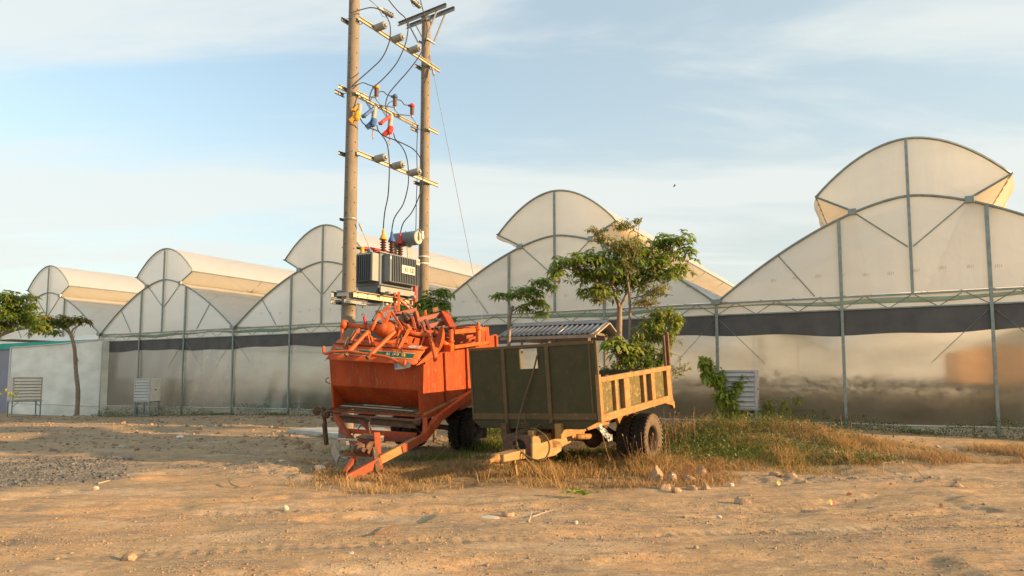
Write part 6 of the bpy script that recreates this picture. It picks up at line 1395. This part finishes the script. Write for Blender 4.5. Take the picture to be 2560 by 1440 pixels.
for i, q in enumerate((('largest reddish clod, right beside the big dusty tyre', 1641, 1199, 36, 46, 0), ('second reddish clod just right of the largest one', 1678, 1203, 30, 36, 0), ('rounded pinkish rock lying below the two big clods', 1662, 1223, 33, 22, 0), ('smaller round rock just right of the pinkish one', 1690, 1228, 26, 18, 0),
     ('flat-topped rock in the middle of the stone row', 1722, 1202, 42, 22, 0), ('upright tan clod standing against the dry grass', 1755, 1190, 30, 38, 0), ('low lump between the round rock and the pale stones', 1728, 1223, 32, 16, 0), ('brown stone left of the pale stones', 1763, 1222, 26, 16, 0),
     ('pale whitish stone at the left of the pale patch', 1829, 1216, 18, 13, 1), ('lump of earth at the foot of the mound, left one', 1937, 1190, 34, 18, 0), ('lump of earth at the foot of the mound, right one', 1978, 1193, 36, 20, 0), ('grey lump far right on the trodden dirt', 2391, 1216, 30, 16, 0),
     ('broken orange-brown clod lying in the open dirt right of centre', 1859, 1258, 46, 18, 0), ('round brown stone in the open dirt in front of the green trailer', 1268, 1290, 34, 20, 0), ('flat pale slab stone beside the round brown stone', 1219, 1295, 62, 8, 1),
     ('flat angular rock in the foreground at lower left', 322, 1395, 42, 16, 0), ('small pale wedge stone on the sandy track left of centre', 714, 1272, 16, 14, 1), ('small pale stone in the lower left-centre foreground', 878, 1384, 16, 9, 1), ('clod heaped at the edge of the rubble left of the orange trailer', 762, 1120, 30, 22, 0),
     ('grey-brown clod nearest the wooden crate', 820, 1165, 34, 20, 0), ('pale lump in the rubble just left of the red drawbar tip', 800, 1172, 30, 18, 1), ('dark lump in the rubble above the dry tuft', 745, 1110, 26, 20, 0), ('small rock at the lower edge of the gravel patch', 238, 1222, 18, 10, 1), ('white stone on the far dirt near the gravel', 305, 1118, 22, 8, 1), ('small tan stone on the track right of centre foreground', 1797, 1293, 14, 7, 1), ('small pale stone in front of the round-leaved weed', 1440, 1310, 12, 14, 1))):
    rock(q[0], *q[1:5], q[5], i)
X, Y = sample(5000, -8, 10, 5.3, 15, lambda X, Y: sstep(.42, .66, fbm(X*.8, Y*1.2, 3, 200))); n = len(X); a = rng.uniform(0, 6.28, n); Ln = rng.gamma(2, .02, n)+.015; Z = gz(X, Y)+.006
d_ = np.stack([np.cos(a)*Ln, np.sin(a)*Ln, rng.uniform(0, .015, n)], 1); s_ = np.stack([-np.sin(a), np.cos(a), np.zeros(n)], 1)*.003; P0 = np.stack([X, Y, Z], 1); z4 = np.array([0, 0, .004])
o = np_mesh('straw_litter', np.stack([P0-s_, P0+s_, P0+d_+s_, P0+d_-s_, P0+d_*.5+z4], 1).reshape(-1, 3), (np.arange(n)[:, None, None]*5+np.array([[0, 1, 4], [1, 2, 4], [2, 3, 4], [3, 0, 4]])[None]).reshape(-1, 3), MG2); o['kind'] = 'stuff'; o['label'] = 'bits of dry straw and twig scattered over the dirt'
def litter(name, label, cat, px, py, wpx, hpx, m, lean=.4, grp=None):
    p = gpx(px, py); s = p.y/F; w_ = wpx*s; h_ = hpx*s; z = float(gz(p.x, p.y))
    P = [Vector((p.x-w_*.3, p.y, z)), Vector((p.x+w_*.3, p.y+.01, z)), Vector((p.x+w_*.5, p.y+lean*h_, z+h_*.55)), Vector((p.x, p.y+lean*h_*1.5, z+h_)), Vector((p.x-w_*.5, p.y+lean*h_, z+h_*.6))]
    o = MB().add(P, [(0, 1, 2, 4), (4, 2, 3)]).build(name, m, None, False, solid=.002); return tag(o, label, cat, grp)
LY = mat('yellow_leaf', (.62, .50, .16), (.55, .42, .12), .6); LB = mat('brown_leaf', (.16, .05, .02), (.11, .04, .02), .7)
litter('fallen_leaf', 'round pale yellow leaf standing on the rubble right of centre', 'leaf', 1948, 1212, 10, 11, LY, .4, 'fallen leaves on the dirt'); litter('fallen_leaf', 'yellow leaf next to a red one on the right-hand track', 'leaf', 2079, 1252, 7, 14, LY, .3, 'fallen leaves on the dirt')
litter('fallen_leaf', 'small reddish leaf touching the yellow one on the right-hand track', 'leaf', 2086, 1250, 7, 8, mat('red_leaf', (.55, .12, .05)), .3, 'fallen leaves on the dirt'); litter('fallen_leaf', 'dark brown upright leaf just right of the yellow and red leaves', 'leaf', 2141, 1248, 7, 10, LB, .3, 'fallen leaves on the dirt')
litter('fallen_leaf', 'dark brown leaf farthest right on the bare dirt', 'leaf', 2355, 1265, 10, 12, LB, .3, 'fallen leaves on the dirt'); litter('fallen_leaf', 'curled dark leaf behind the yellow and red leaves', 'leaf', 2124, 1240, 14, 8, LB, .3, 'fallen leaves on the dirt'); litter('fallen_leaf', 'small brown leaf near the thin bare branch', 'leaf', 2228, 1214, 9, 6, LB, .3, 'fallen leaves on the dirt')
litter('paper_scrap', 'crumpled white paper scrap on the far dirt left of the trailers', 'paper', 448, 1094, 20, 6, MAT['white'], .8)
def stick(label, pts, r=.007, m=None, grp='sticks on the ground'):
    P = [gpx(x, y)+Vector((0, 0, .02+dz)) for x, y, dz in pts]; tag(MB().tube(smooth_path(P), [r*(1-.5*i/(len(smooth_path(P)))) for i in range(len(smooth_path(P)))], 6).build('stick', m or MAT['bark'], None, True), label, 'stick', grp)
stick('curved yellowish stalk lying in the foreground below the orange trailer', [(935, 1340, 0), (962, 1336, .01), (985, 1326, .03), (992, 1322, .03)], .012, LM['dry'])
stick('long thin bare branch on the dirt at the right', [(2320, 1205, 0), (2290, 1180, .02), (2262, 1160, .08), (2252, 1140, .2), (2253, 1128, .28)], .006)
stick('short crooked twig left of the long bare branch', [(2207, 1184, 0), (2212, 1172, .08), (2225, 1168, .06)], .007)
stick('straight pale twig right of the brown stone', [(1330, 1296, 0), (1360, 1288, .01), (1382, 1285, .03)], .009, MAT['wood'])
stick('forked stub of wood below the brown stone', [(1295, 1312, 0), (1322, 1308, .01), (1328, 1300, .08)], .014, MAT['wood'])
stick('dark bent twig left of the dry grass clump', [(572, 1213, .05), (580, 1218, .02), (600, 1219, 0), (615, 1216, 0)], .014)
stick('pale stick beside the dark bent twig at left', [(245, 1212, 0), (265, 1208, .01), (275, 1207, .02)], .014, MAT['wood'])
stick('pale board-like stick on the grassy slope at right', [(2070, 1138, .02), (2092, 1135, .03)], .018, MAT['wood'])
# bird
bp = at(1686, 465, 45); bd_ = thing('bird', 'tiny dark bird flying in the pale sky right of centre', 'bird', bp)
MB().lathe(bp, (.8, 0, .3), [(0, -.12), (.03, -.06), (.045, 0), (.03, .06), (.0, .1)], 8).build('body', MAT['black'], bd_, True)
for s_ in (-1, 1): MB().prism([bp+Vector((0, 0, .02)), bp+Vector((.06, 0, .02)), bp+Vector((.05+.05*s_, .1*s_, .14)), bp+Vector((.0, .05*s_, .12))], (0, .006, 0)).build('wing', MAT['black'], bd_)
